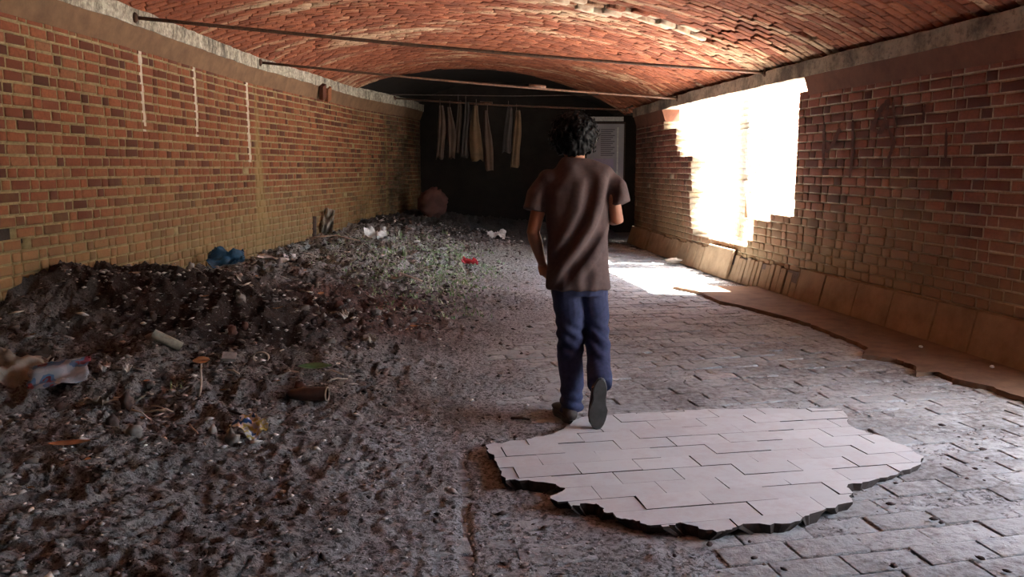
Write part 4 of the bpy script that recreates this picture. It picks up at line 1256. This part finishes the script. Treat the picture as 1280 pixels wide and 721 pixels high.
    def tf(co, no):
        x, y_, z = co[:, 0], co[:, 1], co[:, 2]
        d = .013 * (vnoise(x * 8 + 3, z * 13 + y_ * 5, 13) - .5) + .012 * (vnoise(x * 14 + z * 9, z * 16 - x * 12, 14) - .5)
        lowm = np.clip((.22 - z) / .15, 0, 1) * (y_ > 4.15)
        d += .007 * np.sin(z * 110 + x * 30) * lowm
        kn = np.exp(-((z - .47) / .08) ** 2)
        d += .006 * np.sin(z * 90 + x * 60) * kn
        return d
    displace(tr, tf); child('trousers', tr, root)
    # hair: curls grown together
    Hh = []
    r = random.Random(5)
    Hh.append(ball(H((0, -.012, .030)), (.100, .108, .100), 18, 12, tilt))
    Hh.append(ball(H((0, -.050, -.035)), (.085, .060, .075), 16, 10, tilt))
    for _ in range(620):
        a = r.uniform(0, 6.283); ph = math.acos(r.uniform(-.75, 1))
        d = Vector((math.sin(ph) * math.cos(a), math.sin(ph) * math.sin(a), math.cos(ph)))
        if d.y > .45 and d.z < .45: continue
        p = Vector((d.x * .113, d.y * .118 - .014, d.z * .118 + .020))
        s = r.uniform(.009, .018)
        Hh.append(ball(H(p), s, 7, 5))
    hr = remeshed('hair', Hh, 0.0065, M_hair, 1)
    displace(hr, lambda co, no: .012 * (vnoise(co[:, 0] * 110, co[:, 2] * 90 + co[:, 1] * 70, 3) - .5))
    child('hair', hr, root)
    # curls standing off the outline
    cur = []
    for _ in range(90):
        a = r.uniform(0, 6.283); ph = math.acos(r.uniform(-.6, 1))
        d = Vector((math.sin(ph) * math.cos(a), math.sin(ph) * math.sin(a), math.cos(ph)))
        if d.y > .4 and d.z < .5: continue
        p = Vector((d.x * .122, d.y * .126 - .014, d.z * .128 + .020)); sd = d.orthogonal().normalized(); b2 = d.cross(sd)
        pts = [H(p + d * (.016 * t / 5) + (sd * math.cos(t * 1.1 + a) + b2 * math.sin(t * 1.1 + a)) * .009) for t in range(7)]
        cur.append(tube(pts, .0028, 5))
    cu = child('curls', pymesh('curls', *join(cur), M_hair, True), root); cu['kind'] = 'stuff'
    # shoes: local y = toe, z = up, origin under the heel
    def shoe(M4):
        prof = [(-.045, .0, .030, .055), (-.03, .0, .038, .075), (.01, .0, .041, .080), (.06, .0, .042, .072), (.12, -.0, .046, .055), (.17, .0, .048, .042), (.205, .0, .040, .034), (.225, .0, .024, .026)]
        V = []; F = []; n = 16
        for (y_, cx, w, h) in prof:
            for k in range(n):
                a = math.pi * 2 * k / n; V.append(M4 @ Vector((cx + w * math.cos(a), y_, .022 + (h * (.5 + .5 * math.sin(a)) if True else 0))))
        for i in range(len(prof) - 1):
            for k in range(n): p = i * n + k; q = i * n + (k + 1) % n; F.append((p, q, q + n, p + n))
        F.append(tuple(range(n - 1, -1, -1))); F.append(tuple(range((len(prof) - 1) * n, len(prof) * n)))
        up = child('shoe', pymesh('shoe', V, F, M_shoe, True), root)
        # sole, waisted at the arch
        out = []
        for i in range(28):
            a = 2 * math.pi * i / 28; yy = .09 + .142 * math.sin(a)
            w = (.050 if yy > .1 else .041) - .010 * math.exp(-((yy - .06) / .03) ** 2)
            out.append((w * math.copysign(abs(math.cos(a)) ** .75, math.cos(a)), yy))
        V = []
        for z, k in ((.0, .95), (.006, 1.0), (.022, 1.0), (.026, .96)): V += [M4 @ Vector((x * k, .09 + (y_ - .09) * k, z)) for x, y_ in out]
        F = [tuple(range(27, -1, -1)), tuple(range(84, 112))]
        for j in range(3):
            for i in range(28): p = j * 28 + i; q = j * 28 + (i + 1) % 28; F.append((p, q, q + 28, p + 28))
        so = pymesh('sole', V, F, M_sole); so.transform(Matrix.Translation(-root.location)); link('sole', so, up)
    shoe(Matrix.Translation((.315, 4.24, 0.0)) @ Matrix.Rotation(.25, 4, 'Z'))
    # rear foot: heel up, toe on the floor, sole towards the camera
    shoe(Matrix.Translation((.455, 3.985, .262)) @ Matrix.Rotation(.06, 4, 'Y') @ Matrix.Rotation(-math.radians(84), 4, 'X'))
person()
